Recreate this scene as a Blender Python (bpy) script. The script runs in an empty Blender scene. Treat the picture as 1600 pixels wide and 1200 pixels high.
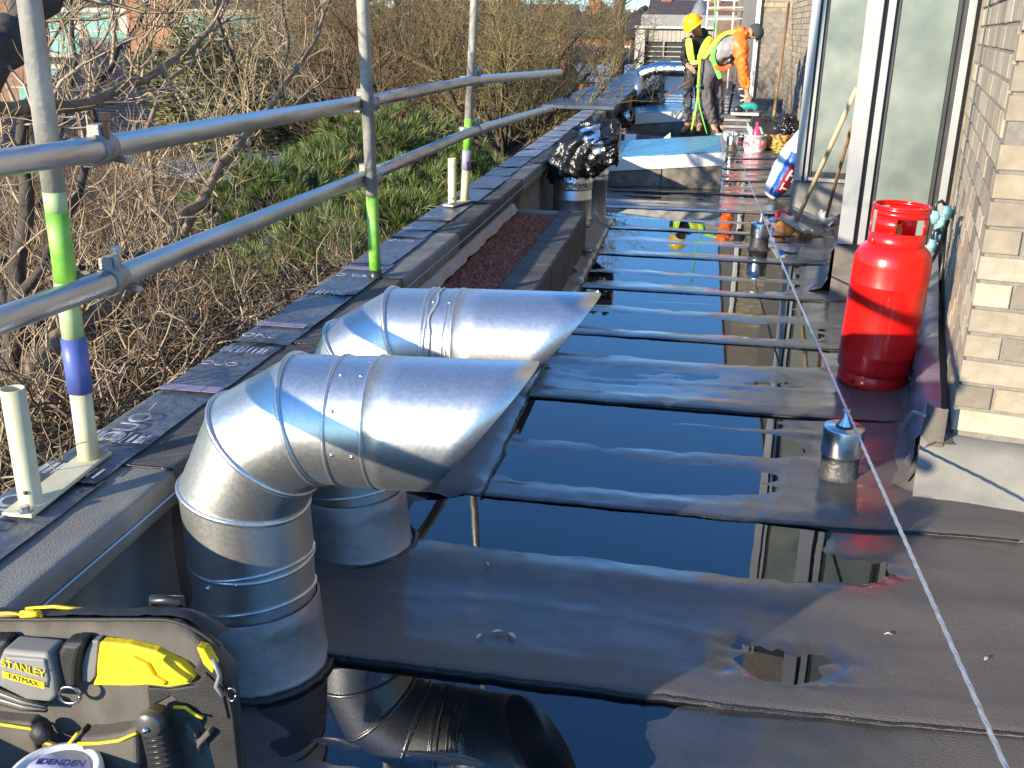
import bpy, math, random
from mathutils import Vector, Matrix, noise
random.seed(7)
R = random.Random(11)
C = bpy.context.scene.collection
pi = math.pi
# ------------------------------------------------------------------ camera
cam_d = bpy.data.cameras.new('camera'); cam = bpy.data.objects.new('camera', cam_d); C.objects.link(cam)
cam.matrix_world = Matrix(((0.98369436, -0.07373656, 0.16403758, 0), (0.17930299, 0.33111286, -0.92639879, 0),
                           (0.01399451, 0.94070569, 0.33893504, 1.45), (0, 0, 0, 1)))
cam_d.sensor_width = 36; cam_d.lens = 36 * 1550 / 1600; cam_d.clip_start = 0.05; cam_d.clip_end = 2000
bpy.context.scene.camera = cam
# ------------------------------------------------------------------ sky and sun
SUN_EL, SUN_AZ = 13.8, 39.0          # shadows run 39 degrees right of the roof's long axis
w = bpy.data.worlds.new('World'); bpy.context.scene.world = w; w.use_nodes = True
nt = w.node_tree; bg = nt.nodes['Background']
sky = nt.nodes.new('ShaderNodeTexSky'); sky.sky_type = 'NISHITA'; sky.sun_disc = False
sky.sun_elevation = math.radians(SUN_EL); sky.sun_rotation = math.radians(180 + SUN_AZ)
sky.air_density = 1.0; sky.dust_density = 0.1; sky.ozone_density = 4.5
wb = nt.nodes.new('ShaderNodeMix'); wb.data_type = 'RGBA'; wb.blend_type = 'MULTIPLY'; wb.inputs[0].default_value = 1
wb.inputs[7].default_value = (.74, 1.02, 1.26, 1)                     # camera white balance of the clear sky
nt.links.new(sky.outputs[0], wb.inputs[6]); nt.links.new(wb.outputs[2], bg.inputs[0]); bg.inputs[1].default_value = 0.15
sd = bpy.data.lights.new('sun', 'SUN'); sd.energy = 4.6; sd.angle = math.radians(0.53); sd.color = (1.0, 0.86, 0.64)
sun = bpy.data.objects.new('sun', sd); C.objects.link(sun)
a, e = math.radians(SUN_AZ), math.radians(SUN_EL)
sun.rotation_euler = Vector((math.sin(a) * math.cos(e), math.cos(a) * math.cos(e), -math.sin(e))).to_track_quat('-Z', 'Y').to_euler()
sc = bpy.context.scene
sc.view_settings.view_transform = 'Standard'; sc.view_settings.look = 'None'
sc.view_settings.gamma = 1.0; sc.view_settings.use_curve_mapping = False
sc.view_settings.exposure = 1.15

# ------------------------------------------------------------------ materials
def mat(name, c1, c2=None, scale=8, rough=0.6, rough2=None, metal=0.0, bump=0.0, bscale=None, spec=0.5,
        coat=0.0, coat_r=0.1, stretch=(1, 1, 1), rand=None, island=False, detail=5, trans=0.0, c3=None, dist=0.01):
    m = bpy.data.materials.new(name); m.use_nodes = True
    n = m.node_tree.nodes; l = m.node_tree.links; b = n['Principled BSDF']
    b.inputs['Roughness'].default_value = rough; b.inputs['Metallic'].default_value = metal
    b.inputs['Specular IOR Level'].default_value = spec
    b.inputs['Coat Weight'].default_value = coat; b.inputs['Coat Roughness'].default_value = coat_r
    b.inputs['Transmission Weight'].default_value = trans
    tc = n.new('ShaderNodeTexCoord'); mp = n.new('ShaderNodeMapping'); mp.inputs['Scale'].default_value = stretch
    l.new(tc.outputs['Object'], mp.inputs[0])
    nz = n.new('ShaderNodeTexNoise'); nz.inputs['Scale'].default_value = scale; nz.inputs['Detail'].default_value = detail
    l.new(mp.outputs[0], nz.inputs['Vector'])
    cr = n.new('ShaderNodeValToRGB'); cr.color_ramp.elements[0].position = 0.32; cr.color_ramp.elements[1].position = 0.68
    cr.color_ramp.elements[0].color = (*c1, 1); cr.color_ramp.elements[1].color = (*(c2 or c1), 1)
    l.new(nz.outputs[0], cr.inputs[0]); col = cr.outputs[0]
    if rand:
        r = n.new('ShaderNodeValToRGB'); r.color_ramp.interpolation = 'LINEAR'
        els = r.color_ramp.elements
        while len(els) < len(rand): els.new(0.5)
        for i, cc in enumerate(rand):
            els[i].position = i / (len(rand) - 1); els[i].color = (*cc, 1)
        if island:
            g = n.new('ShaderNodeNewGeometry'); l.new(g.outputs['Random Per Island'], r.inputs[0])
        else:
            g = n.new('ShaderNodeObjectInfo'); l.new(g.outputs['Random'], r.inputs[0])
        mx = n.new('ShaderNodeMix'); mx.data_type = 'RGBA'; mx.blend_type = 'MULTIPLY'; mx.inputs[0].default_value = 1
        l.new(col, mx.inputs[6]); l.new(r.outputs[0], mx.inputs[7]); col = mx.outputs[2]
    l.new(col, b.inputs['Base Color'])
    if rough2 is not None:
        mr = n.new('ShaderNodeMapRange'); mr.inputs[1].default_value = 0.3; mr.inputs[2].default_value = 0.7
        mr.inputs[3].default_value = rough; mr.inputs[4].default_value = rough2
        l.new(nz.outputs[0], mr.inputs[0]); l.new(mr.outputs[0], b.inputs['Roughness'])
    if bump:
        nb = n.new('ShaderNodeTexNoise'); nb.inputs['Scale'].default_value = bscale or scale * 6; nb.inputs['Detail'].default_value = 4
        l.new(mp.outputs[0], nb.inputs['Vector'])
        bp = n.new('ShaderNodeBump'); bp.inputs['Strength'].default_value = bump; bp.inputs['Distance'].default_value = dist
        l.new(nb.outputs[0], bp.inputs['Height']); l.new(bp.outputs[0], b.inputs['Normal'])
    return m

# ------------------------------------------------------------------ mesh helpers
class MB:
    def __init__(s): s.v = []; s.f = []; s.sm = []
    def add(s, vs, fs, smooth=False):
        k = len(s.v); s.v += [tuple(p) for p in vs]
        s.f += [tuple(i + k for i in f) for f in fs]; s.sm += [smooth] * len(fs); return s
    def box(s, x0, x1, y0, y1, z0, z1, M=None):
        vs = [Vector(p) for p in ((x0,y0,z0),(x1,y0,z0),(x1,y1,z0),(x0,y1,z0),(x0,y0,z1),(x1,y0,z1),(x1,y1,z1),(x0,y1,z1))]
        if M is not None: vs = [M @ p for p in vs]
        return s.add(vs, [(0,3,2,1),(4,5,6,7),(0,1,5,4),(1,2,6,5),(2,3,7,6),(3,0,4,7)])
    def tube(s, pts, rad, n=8, cap=True, smooth=True, hollow=False):
        pts = [Vector(p) for p in pts]
        if not hasattr(rad, '__len__'): rad = [rad] * len(pts)
        rings = []; up = None
        for i, p in enumerate(pts):
            t = (pts[min(i+1, len(pts)-1)] - pts[max(i-1, 0)])
            if t.length < 1e-9: t = Vector((0,0,1))
            t.normalize()
            if up is None:
                up = Vector((0,0,1)) if abs(t.z) < 0.9 else Vector((0,1,0))
            x = t.cross(up)
            if x.length < 1e-5: x = t.orthogonal()
            x.normalize(); up = x.cross(t).normalized()
            rings.append([p + (x*math.cos(2*pi*k/n) + up*math.sin(2*pi*k/n)) * rad[i] for k in range(n)])
        vs = [q for r in rings for q in r]
        fs = [(i*n+k, i*n+(k+1)%n, (i+1)*n+(k+1)%n, (i+1)*n+k) for i in range(len(pts)-1) for k in range(n)]
        s.add(vs, fs, smooth)
        if cap and not hollow:
            b = len(s.v) - len(vs)
            s.f.append(tuple(b + k for k in reversed(range(n)))); s.sm.append(False)
            s.f.append(tuple(b + (len(pts)-1)*n + k for k in range(n))); s.sm.append(False)
        return s
    def lathe(s, prof, c=(0,0,0), n=32, M=None, smooth=True):
        # prof: list of (r, z)
        vs = []
        for r, z in prof:
            for k in range(n):
                p = Vector((r*math.cos(2*pi*k/n), r*math.sin(2*pi*k/n), z))
                if M is not None: p = M @ p
                vs.append(p + Vector(c))
        fs = [(i*n+k, i*n+(k+1)%n, (i+1)*n+(k+1)%n, (i+1)*n+k) for i in range(len(prof)-1) for k in range(n)]
        return s.add(vs, fs, smooth)
    def prism(s, poly, z0, z1, M=None):
        k = len(poly)
        vs = [Vector((*p, z0)) for p in poly] + [Vector((*p, z1)) for p in poly]
        if M is not None: vs = [M @ p for p in vs]
        return s.add(vs, [tuple(reversed(range(k))), tuple(range(k, 2*k))] + [(i, (i+1)%k, (i+1)%k+k, i+k) for i in range(k)])
    def mesh(s, name, m):
        me = bpy.data.meshes.new(name); me.from_pydata(s.v, [], s.f)
        me.polygons.foreach_set('use_smooth', s.sm); me.materials.append(m); me.update(); return me
    def obj(s, name, m, parent=None, bevel=0, label=None):
        o = bpy.data.objects.new(name, s.mesh(name, m)); C.objects.link(o)
        if parent: o.parent = parent
        if bevel:
            b = o.modifiers.new('bevel', 'BEVEL'); b.width = bevel; b.segments = 2; b.limit_method = 'ANGLE'
        if label: o['label'] = label
        return o
def tag(o, label, cat, group=None):
    o['label'] = label; o['category'] = cat
    if group: o['group'] = group
    return o
def thing(name, label, cat, group=None, loc=(0,0,0), rz=0):
    o = bpy.data.objects.new(name, None); C.objects.link(o); o.location = loc; o.rotation_euler = (0,0,rz)
    return tag(o, label, cat, group)
def struct(o): o['kind'] = 'structure'; return o
def stuff(o): o['kind'] = 'stuff'; return o
def subsurf(o, n=1):
    m = o.modifiers.new('s', 'SUBSURF'); m.levels = n; m.render_levels = n; return o
def smoothall(o):
    for p in o.data.polygons: p.use_smooth = True
    return o
def text(name, s, size, M, m, parent, ext=0.0004):
    cu = bpy.data.curves.new(name, 'FONT'); cu.body = s; cu.size = size; cu.extrude = ext; cu.align_x = 'CENTER'; cu.align_y = 'CENTER'
    t = bpy.data.objects.new(name, cu); C.objects.link(t)
    dg = bpy.context.evaluated_depsgraph_get()
    me = bpy.data.meshes.new_from_object(t.evaluated_get(dg)); bpy.data.objects.remove(t)
    me.transform(M); me.materials.clear(); me.materials.append(m)
    o = bpy.data.objects.new(name, me); C.objects.link(o); o.parent = parent; return o
def nz(x, y, z=0.0): return noise.noise(Vector((x, y, z)))
def sstep(a, b, x):
    t = max(0.0, min(1.0, (x-a)/(b-a))); return t*t*(3-2*t)

# ------------------------------------------------------------------ palette
M_felt = mat('roofing_felt', (.018,.019,.021), (.048,.047,.046), 5, .34, .55, bump=1.0, bscale=270, spec=.6, dist=.004, coat=.9, coat_r=.15)
# wet felt dries to a paler grey where it stands proud of the water
def dry_by_height(m):
    n = m.node_tree.nodes; l = m.node_tree.links; b = n['Principled BSDF']
    tc = next(q for q in n if q.type == 'TEX_COORD'); sp = n.new('ShaderNodeSeparateXYZ'); l.new(tc.outputs['Object'], sp.inputs[0])
    nn = n.new('ShaderNodeTexNoise'); nn.inputs['Scale'].default_value = 9; nn.inputs['Detail'].default_value = 6; l.new(tc.outputs['Object'], nn.inputs['Vector'])
    ad = n.new('ShaderNodeMath'); ad.operation = 'MULTIPLY_ADD'; ad.inputs[1].default_value = .012; l.new(nn.outputs[0], ad.inputs[0]); l.new(sp.outputs[2], ad.inputs[2])
    mr = n.new('ShaderNodeMapRange'); mr.inputs[1].default_value = .0105; mr.inputs[2].default_value = .024; l.new(ad.outputs[0], mr.inputs[0])
    src = b.inputs['Base Color'].links[0].from_socket
    mx = n.new('ShaderNodeMix'); mx.data_type = 'RGBA'; mx.blend_type = 'MIX'; l.new(mr.outputs[0], mx.inputs[0]); l.new(src, mx.inputs[6]); mx.inputs[7].default_value = (.115,.100,.084,1)
    l.new(mx.outputs[2], b.inputs['Base Color'])
    iv = n.new('ShaderNodeMapRange'); iv.inputs[3].default_value = 1.0; iv.inputs[4].default_value = .05; l.new(mr.outputs[0], iv.inputs[0]); l.new(iv.outputs[0], b.inputs['Coat Weight'])
    r2 = n.new('ShaderNodeMapRange'); r2.inputs[3].default_value = .32; r2.inputs[4].default_value = .6; l.new(mr.outputs[0], r2.inputs[0]); l.new(r2.outputs[0], b.inputs['Roughness'])
dry_by_height(M_felt)
M_felt_dry = mat('mineral_felt', (.05,.05,.048), (.125,.12,.11), 7, .75, .9, bump=.8, bscale=300, dist=.005)
M_felt_pale = mat('upstand_felt', (.15,.145,.13), (.24,.23,.20), 7, .6, .85, bump=.6, bscale=280, dist=.003)
M_bitumen = mat('bitumen', (.010,.010,.011), (.022,.022,.024), 20, .22, .5, bump=.6, bscale=90, dist=.006)
M_film = mat('membrane_film', (.055,.065,.08), (.13,.14,.155), 7, .24, .5, bump=.6, bscale=26, spec=.7, dist=.012)
M_print = mat('printed_white', (.10,.12,.15), (.60,.62,.64), 26, .5)
M_lilac = mat('printed_lilac', (.30,.25,.34), (.24,.2,.28), 30, .4)
M_galv = mat('galvanised_sheet', (.60,.61,.60), (.68,.69,.67), 120, .36, .40, metal=.95, bump=.012, bscale=9, detail=2)
M_galv_tube = mat('galvanised_tube', (.38,.385,.38), (.66,.66,.63), 9, .30, .50, metal=.92, bump=.12, bscale=40, stretch=(3,.5,3))
M_lead = mat('grey_flashing', (.22,.205,.20), (.40,.37,.36), 9, .38, .6, metal=.35, bump=.4, bscale=25)
M_steel = mat('bright_steel', (.62,.63,.64), (.72,.72,.72), 8, .22, .32, metal=1.0)
M_brick = mat('buff_brick', (.78,.76,.72), (1.0,.98,.95), 26, .85, .95, bump=.5, bscale=120, dist=.004,
              rand=[(.17,.15,.125), (.37,.32,.24), (.24,.21,.17), (.45,.39,.29), (.30,.26,.205), (.52,.455,.35)])
M_brick_far = mat('grey_buff_brick', (.75,.74,.72), (1.0,.98,.95), 20, .9,
              rand=[(.17,.155,.145), (.30,.265,.23), (.22,.20,.18), (.34,.30,.25), (.19,.175,.16)])
M_brick_st = mat('buff_brickwork', (.75,.74,.72), (1.0,.98,.95), 20, .9,
              rand=[(.20,.175,.14), (.36,.305,.22), (.27,.23,.175), (.42,.36,.26)], island=True)
M_mortar = mat('mortar', (.17,.155,.135), (.24,.22,.19), 30, .95, bump=.4, bscale=150)
M_alu = mat('silver_frame', (.30,.31,.32), (.40,.405,.41), 4, .35, metal=.4)
M_gasket = mat('dark_frame', (.03,.032,.034), (.045,.046,.048), 6, .35)
M_pane = mat('frosted_pane', (.115,.145,.135), (.215,.25,.225), 3.2, .28, .42, spec=.5, coat=.3, coat_r=.12)  # cloudy tone puts blurred tree shadows into the pane colour
M_black = mat('black_plastic', (.012,.012,.013), (.03,.03,.032), 6, .35)

# ------------------------------------------------------------------ ground, far land
g = MB(); S_ = 700
g.add([(-S_,-S_,-5),(S_,-S_,-5),(S_,S_,-5),(-S_,S_,-5)], [(0,1,2,3)])
struct(g.obj('ground', mat('garden_ground', (.03,.028,.018), (.065,.056,.038), .6, .95, bump=.4, bscale=6)))

# ------------------------------------------------------------------ flat roof: lapped felt sheets with standing water
LAP0, LAPD = 1.93, 0.945
def roof_h(x, y):
    i = math.floor((y-LAP0)/LAPD); t = (y-LAP0) - i*LAPD
    wob = .035*nz(x*1.3, i*3.1) + .012*nz(x*5, i*7.7)
    h = -.0046
    h += .0075*(1-sstep(.03, .32, t+wob*.6)) + .0035*(1-sstep(.08,.14,t+wob*.3))                                  # doubled edge
    h += .0072*math.exp(-((t-.50+.05*math.sin(i*2.1)+wob)/.085)**2)            # ripple where the sheet lifts
    h += .0050*math.exp(-((t-.72+.06*math.sin(i*5.3)+wob)/.03)**2)*(1 if i % 2 else .3)
    h += .0018*math.exp(-((t-.30+wob*1.5)/.025)**2) + .0032*nz(x*1.7, y*3.3, 4) + .0021*nz(x*6, y*9, 9) + .0012*nz(x*15, y*22, 3)
    if i == 0: h += .0105*(1-sstep(.50,.66,t+.08*nz(x*2.2,7)))*(1-1.15*math.exp(-((x-.31+.10*nz(y*9,3)+.05*nz(x*22,y*25))/.15)**4-((y-2.12+.05*nz(x*8,1)+.03*nz(x*25,y*20,5))/.085)**4))
    if i <= -1: h += .009*sstep(-.15,.30,x+.2*nz(y*2,x))
    edge = .62 if y > 3.8 else .36
    if y > 8.6: h += .004
    h += .020*sstep(edge-.12, edge+.55, x)
    if i == 2: h += .0045*(1-sstep(.35,.75,t))
    h -= .014*math.exp(-((x-.50+.12*nz(y*8,6)+.05*nz(x*22,y*25))/.17)**4-((y-2.62+.05*nz(x*7,4)+.03*nz(x*25,y*20,8))/.07)**4)*(1 if i == 0 else 0)
    h += .030*sstep(-.72, -.98, x)*(1 if y > 2.8 else .35)
    return h
roof = thing('flat_roof', 'wet black felt flat roof with puddles between lapped sheets', 'roof'); struct(roof)
for i in range(-5, 24):
    y0 = LAP0+i*LAPD; y1 = y0+LAPD+.05
    ym = max(1.2, y0); dx = .014*max(1, ym/3.2); dy = .011*max(1, ym/2.6)
    if i < -1: dx = dy = .06
    x0, x1 = -1.12, (2.9 if y0 < 3 else 1.62)
    nx = int((x1-x0)/dx); ny = max(10, int((y1-y0)/dy)); vs = []; fs = []
    for q in range(ny+1):
        y = y0+(y1-y0)*q/ny
        for p in range(nx+1):
            x = x0+(x1-x0)*p/nx
            yy = y + (.006*nz(x*9, i) + .004*nz(x*30, i) if q == 0 else 0)
            h = roof_h(x, min(y, y0+LAPD-.001))
            if q == 0: h -= .004
            if y > y0+LAPD: h = roof_h(x, y0+LAPD-.001) - .012*(y-y0-LAPD)/.05-.004
            vs.append((x, yy, h))
    fs = [(q*(nx+1)+p, q*(nx+1)+p+1, (q+1)*(nx+1)+p+1, (q+1)*(nx+1)+p) for q in range(ny) for p in range(nx)]
    k = len(vs)                                                                # front edge, torn and black
    m = MB().add(vs, fs, True)
    m.add([v for p in range(nx+1) for v in ((vs[p][0], vs[p][1], vs[p][2]), (vs[p][0], vs[p][1]-.001, -.03))],
          [(2*p, 2*p+1, 2*p+3, 2*p+2) for p in range(nx)])
    m.obj('felt_sheet', M_felt, roof)
# deck under the felt and wall of the building below it
m = MB().box(-1.44, 4, -5, 40, -.4, -.06); m.obj('roof_deck', M_bitumen, roof)
# bitumen bead squeezed out along the laps
for i in range(-1, 9):
    y = LAP0+i*LAPD; pts = []; rr = []
    x = -.78 if i < 1 else -.60
    while x < (1.05 if i < 2 else .8):
        pts.append((x, y-.004+.006*nz(x*9, i)+.004*nz(x*30, i), roof_h(x, y+.002)-.0035)); rr.append(.0028+.0022*abs(nz(x*25, i*3))); x += .02
    MB().tube(pts, rr, 5).obj('bitumen_bead', M_bitumen, roof)
# water
mw = bpy.data.materials.new('standing_water'); mw.use_nodes = True; n = mw.node_tree.nodes; l = mw.node_tree.links
n.remove(n['Principled BSDF']); out = n['Material Output']
tr = n.new('ShaderNodeBsdfTransparent'); tr.inputs[0].default_value = (.86,.88,.90,1)
gl = n.new('ShaderNodeBsdfGlossy'); gl.inputs['Roughness'].default_value = .012
fr = n.new('ShaderNodeFresnel'); fr.inputs[0].default_value = 2.0
mx = n.new('ShaderNodeMixShader'); l.new(fr.outputs[0], mx.inputs[0]); l.new(tr.outputs[0], mx.inputs[1]); l.new(gl.outputs[0], mx.inputs[2])
nb = n.new('ShaderNodeTexNoise'); nb.inputs['Scale'].default_value = 3; tcn = n.new('ShaderNodeTexCoord'); l.new(tcn.outputs['Object'], nb.inputs['Vector'])
bp = n.new('ShaderNodeBump'); bp.inputs['Strength'].default_value = .12; bp.inputs['Distance'].default_value = .004
l.new(nb.outputs[0], bp.inputs['Height']); l.new(bp.outputs[0], gl.inputs['Normal']); l.new(mx.outputs[0], out.inputs[0])
m = MB().add([(-1.1,-2,0),(1.6,-2,0),(1.6,21,0),(-1.1,21,0)], [(0,1,2,3)])
struct(m.obj('puddle_water', mw))
# felt skirt with a torn edge along the planter
def skirt(x_in, y0, y1, name, lab):
    vs = []; ny = int((y1-y0)/.02); nx = 10
    for q in range(ny+1):
        y = y0+(y1-y0)*q/ny; xe = -.605+.012*nz(y*4, 1)+.008*nz(y*19, 2)
        cx = sstep(0, .14, y-y0)**.5 if y0 < 3 else 1
        for p in range(nx+1):
            u = p/nx; x = (xe - .10*(1-cx)) + (x_in-xe)*u
            vs.append((x, y, max(roof_h(xe, y), 0)+.010+.06*u**1.5+.005*nz(x*8, y*6)-(.012 if p == 0 else 0)))
    fs = [(q*(nx+1)+p+1, q*(nx+1)+p, (q+1)*(nx+1)+p, (q+1)*(nx+1)+p+1) for q in range(ny) for p in range(nx)]
    o = MB().add(vs, fs, True).obj(name, M_felt, roof)
skirt(-.98, 2.84, 4.33, 'felt_skirt', ''); skirt(-.72, 4.34, 7.9, 'felt_skirt', '')
for q in range(2):
    pts = []; rr = []; y = 2.86
    while y < 7.8:
        pts.append((-.603+.012*nz(y*4,1)+.008*nz(y*19,2)+(.02*nz(y*7,3) if q else 0), y, max(roof_h(-.605,y),0)+.004)); rr.append(.003+.005*abs(nz(y*21, q))); y += .018
    MB().tube(pts, rr, 5).obj('bitumen_bead', M_bitumen, roof)

# ------------------------------------------------------------------ parapet
par = thing('parapet_wall', 'low roof-edge parapet wall capped with grey felt and printed blue-grey membrane', 'parapet wall')
MB().box(-1.44, -1.185, -5, 13.3, -5, .440).obj('wall_core', mat('parapet_felt', (.03,.028,.025), (.07,.064,.055), 6, .6, .8, bump=.6, bscale=250, dist=.004), par)
MB().box(-1.44, -1.15, 13.3, 40, -5, .45).obj('wall_core', M_bitumen, par)
CAPX = -1.085
y = -1.9; k = 0
while y < 13.1:
    L = .97 + .05*math.sin(k*3.3); y1 = min(y+L, 13.2); pale = y > 7.6
    ny = int((y1-y)/.03)+2; vs = []
    prof = [(-1.32,.4475),(-1.28,.449),(-1.23,.4495),(-1.18,.4495),(-1.169,.449),(-1.162,.446),(-1.159,.440),(-1.158,.432),(-1.158,.368),(-1.160,.362),(-1.165,.358),(-1.178,.352),(-1.182,.24),(-1.175,.10),(-1.14,.03),(-1.08,.008)]
    for q in range(ny+1):
        yy = y + (y1-y+.004)*q/ny
        for (px, pz) in prof: vs.append((px+.004*nz(yy*3,pz*9), yy, pz+.004*nz(px*6,yy*2.2)+(.004 if q < 2 else 0)))
    P = len(prof); fs = [(q*P+p+1, q*P+p, (q+1)*P+p, (q+1)*P+p+1) for q in range(ny) for p in range(P-1)]
    fs = [tuple(reversed(f)) for f in fs]
    MB().add(vs, fs, True).obj('felt_cap', M_felt_dry if k % 3 else M_felt_pale, par)
    MB().tube([(x_, y+.001+.004*nz(x_*20,k), .4525) for x_ in [(-1.30+.0155*j) for j in range(10)]], .0025, 4).obj('joint_bead', M_bitumen, par)
    y = y1; k += 1
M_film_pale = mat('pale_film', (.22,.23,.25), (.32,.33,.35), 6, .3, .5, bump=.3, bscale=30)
y = -1.6; k = 0
while y < 13.1:
    L = [.66,.52,.60,.48][k % 4]; y1 = min(y+L, 13.2); ny = 24; nx = 12; vs = []
    xin = -1.275+.012*math.sin(k*5)
    for q in range(ny+1):
        yy = y+(y1-y+.03)*q/ny
        for p in range(nx+1):
            x = -1.475+(xin+1.475)*p/nx
            z = .4565+.005*nz(x*7,yy*4,k)+.0025*nz(x*22,yy*9) + (.004 if q == 0 else -.002*(q/ny))
            if p == 0: z -= .05; x += .004
            vs.append((x, yy+.010*nz(x*6,k), z))
    fs = [(q*(nx+1)+p, q*(nx+1)+p+1, (q+1)*(nx+1)+p+1, (q+1)*(nx+1)+p) for q in range(ny) for p in range(nx)]
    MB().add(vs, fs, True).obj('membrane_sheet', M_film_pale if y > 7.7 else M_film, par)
    y = y1; k += 1
# printed marks on the membrane
def Mt(x, y, z, rz): return Matrix.Translation((x, y, z)) @ Matrix.Rotation(rz, 4, 'Z')
for (s, x, y, rz, sz) in (('DUO',-1.385,2.16,pi*.5,.085), ('DUO',-1.40,1.66,pi*.5,.085), ('ONE',-1.39,2.98,0,.06), ('DUO',-1.385,2.68,0,.05), ('O VA',-1.37,3.86,0,.06), ('DUO',-1.37,4.6,0,.055),('ONE',-1.38,5.25,0,.05)):
    text('printed_word', s, sz, Mt(x, y, .4655, rz), M_print, par)
for y in (2.44, 3.10, 3.98, 4.9):
    MB().box(-1.46, -1.28, y, y+.045, .4635, .4645).obj('printed_stripe', M_lilac, par)
for y in (1.86, 2.06, 2.80, 3.55):
    m = MB()
    for j in range(9):
        m.box(-1.45+.018*j, -1.445+.018*j+R.random()*.01, y+.01*R.random(), y+.05+.02*R.random(), .4635, .4642)
    m.obj('small_print', M_print, par)
# wide dark coping boards at the far end
M_cop = mat('blue_grey_coping', (.05,.06,.08), (.085,.10,.13), 5, .3, .45)
y = 13.25; k = 0
while y < 27:
    MB().box(-2.0+.045*(y-13.25)*.7, -1.06, y, y+.66, .455+(k % 2)*.006, .50+(k % 2)*.006).obj('coping_board', M_cop, par, bevel=.004)
    y += .68; k += 1
tag(MB().tube([(-1.153, yy, .402+.004*math.sin(yy*2)) for yy in [(-1+.25*j) for j in range(50)]], .003, 5).obj('string_line', mat('blue_cord', (.25,.42,.55), rough=.5)),
    'thin pale blue cord stretched along the inner face of the parapet', 'cord')

# ------------------------------------------------------------------ gravel tray
pl = thing('gravel_tray', 'long roof tray of red-brown gravel behind a felt kerb', 'gravel tray')
for y0, y1 in ((4.10,4.98),(4.985,5.74),(5.745,6.62)):
    MB().box(-.862,-.682,y0,y1,-.02,.295).obj('kerb_block', M_felt_dry, pl, bevel=.012)
MB().box(-1.18,-.866,4.10,4.22,-.02,.29).obj('end_kerb', M_felt_dry, pl, bevel=.01)
MB().box(-1.18,-.866,6.52,6.62,-.02,.29).obj('end_kerb', M_felt_pale, pl, bevel=.01)
vs = []; N = 70
for q in range(N+1):
    y = 4.12+2.42*q/N; e = .02*nz(y*6,0)+.012*nz(y*17,3)
    vs += [(-1.181, y, .345), (-1.16, y, .335), (-1.135+e, y, .292+.3*e)]
MB().add(vs, [(3*q+p, 3*q+p+1, 3*q+p+4, 3*q+p+3) for q in range(N) for p in range(2)], True).obj('torn_felt_edge', M_lead, pl)
MB().box(-1.18,-.863,4.22,6.52,.0,.262).obj('gravel_bed', mat('dark_grit', (.05,.02,.015), (.10,.04,.03), 40, .9), pl)
m = MB(); RG = random.Random(3)
for j in range(13000):
    x, y = RG.uniform(-1.15,-.866), RG.uniform(4.22,6.5); s = RG.uniform(.0055,.012); z = .264+.012*nz(x*5,y*5)+RG.random()*.008
    ax = Matrix.Rotation(RG.random()*6, 3, 'Z') @ Matrix.Rotation(RG.random()*6, 3, 'X')
    vs = [Vector((x,y,z)) + ax @ (Vector(p)*s*RG.uniform(.7,1.3)) for p in ((1,0,0),(-1,0,0),(0,1,0),(0,-1,0),(0,0,.7),(0,0,-.7))]
    m.add(vs, [(0,2,4),(2,1,4),(1,3,4),(3,0,4),(2,0,5),(1,2,5),(3,1,5),(0,3,5)])
stuff(m.obj('gravel', mat('red_gravel', (.6,.6,.6), (1,1,1), 60, .8, rand=[(.14,.045,.03),(.46,.16,.085),(.28,.09,.055),(.56,.24,.14),(.18,.06,.045)], island=True), pl))

# ------------------------------------------------------------------ galvanised bent ducts
def miter_rings(pts, r, n=48, endplane=None):
    pts = [Vector(p) for p in pts]; rings = []
    d0 = (pts[1]-pts[0]).normalized(); side = Vector((0,1,0))
    for i, p in enumerate(pts):
        d = (pts[i]-pts[i-1]).normalized() if i else d0
        nx_ = (pts[i+1]-pts[i]).normalized() if i < len(pts)-1 else d
        nrm = (d+nx_).normalized() if i < len(pts)-1 or endplane is None else Vector(endplane).normalized()
        up = side.cross(d).normalized(); ring = []
        for k in range(n):
            o = (side*math.cos(2*pi*k/n) + up*math.sin(2*pi*k/n))*r
            t = -(o.dot(nrm))/(d.dot(nrm)); ring.append(p+o+d*t)
        rings.append(ring)
    return rings
def bead(ring, rad, cen):
    m = MB(); n = len(ring); vs = []; K = 6
    for i in range(n):
        p = ring[i]; t = (ring[(i+1)%n]-ring[i-1]).normalized(); o = (p-cen).normalized(); b = t.cross(o).normalized()
        for k in range(K): vs.append(p + (o*math.cos(2*pi*k/K)+b*math.sin(2*pi*k/K)*1.3)*rad)
    m.add(vs, [(i*K+k, ((i+1)%n)*K+k, ((i+1)%n)*K+(k+1)%K, i*K+(k+1)%K) for i in range(n) for k in range(K)], True)
    return m
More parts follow.
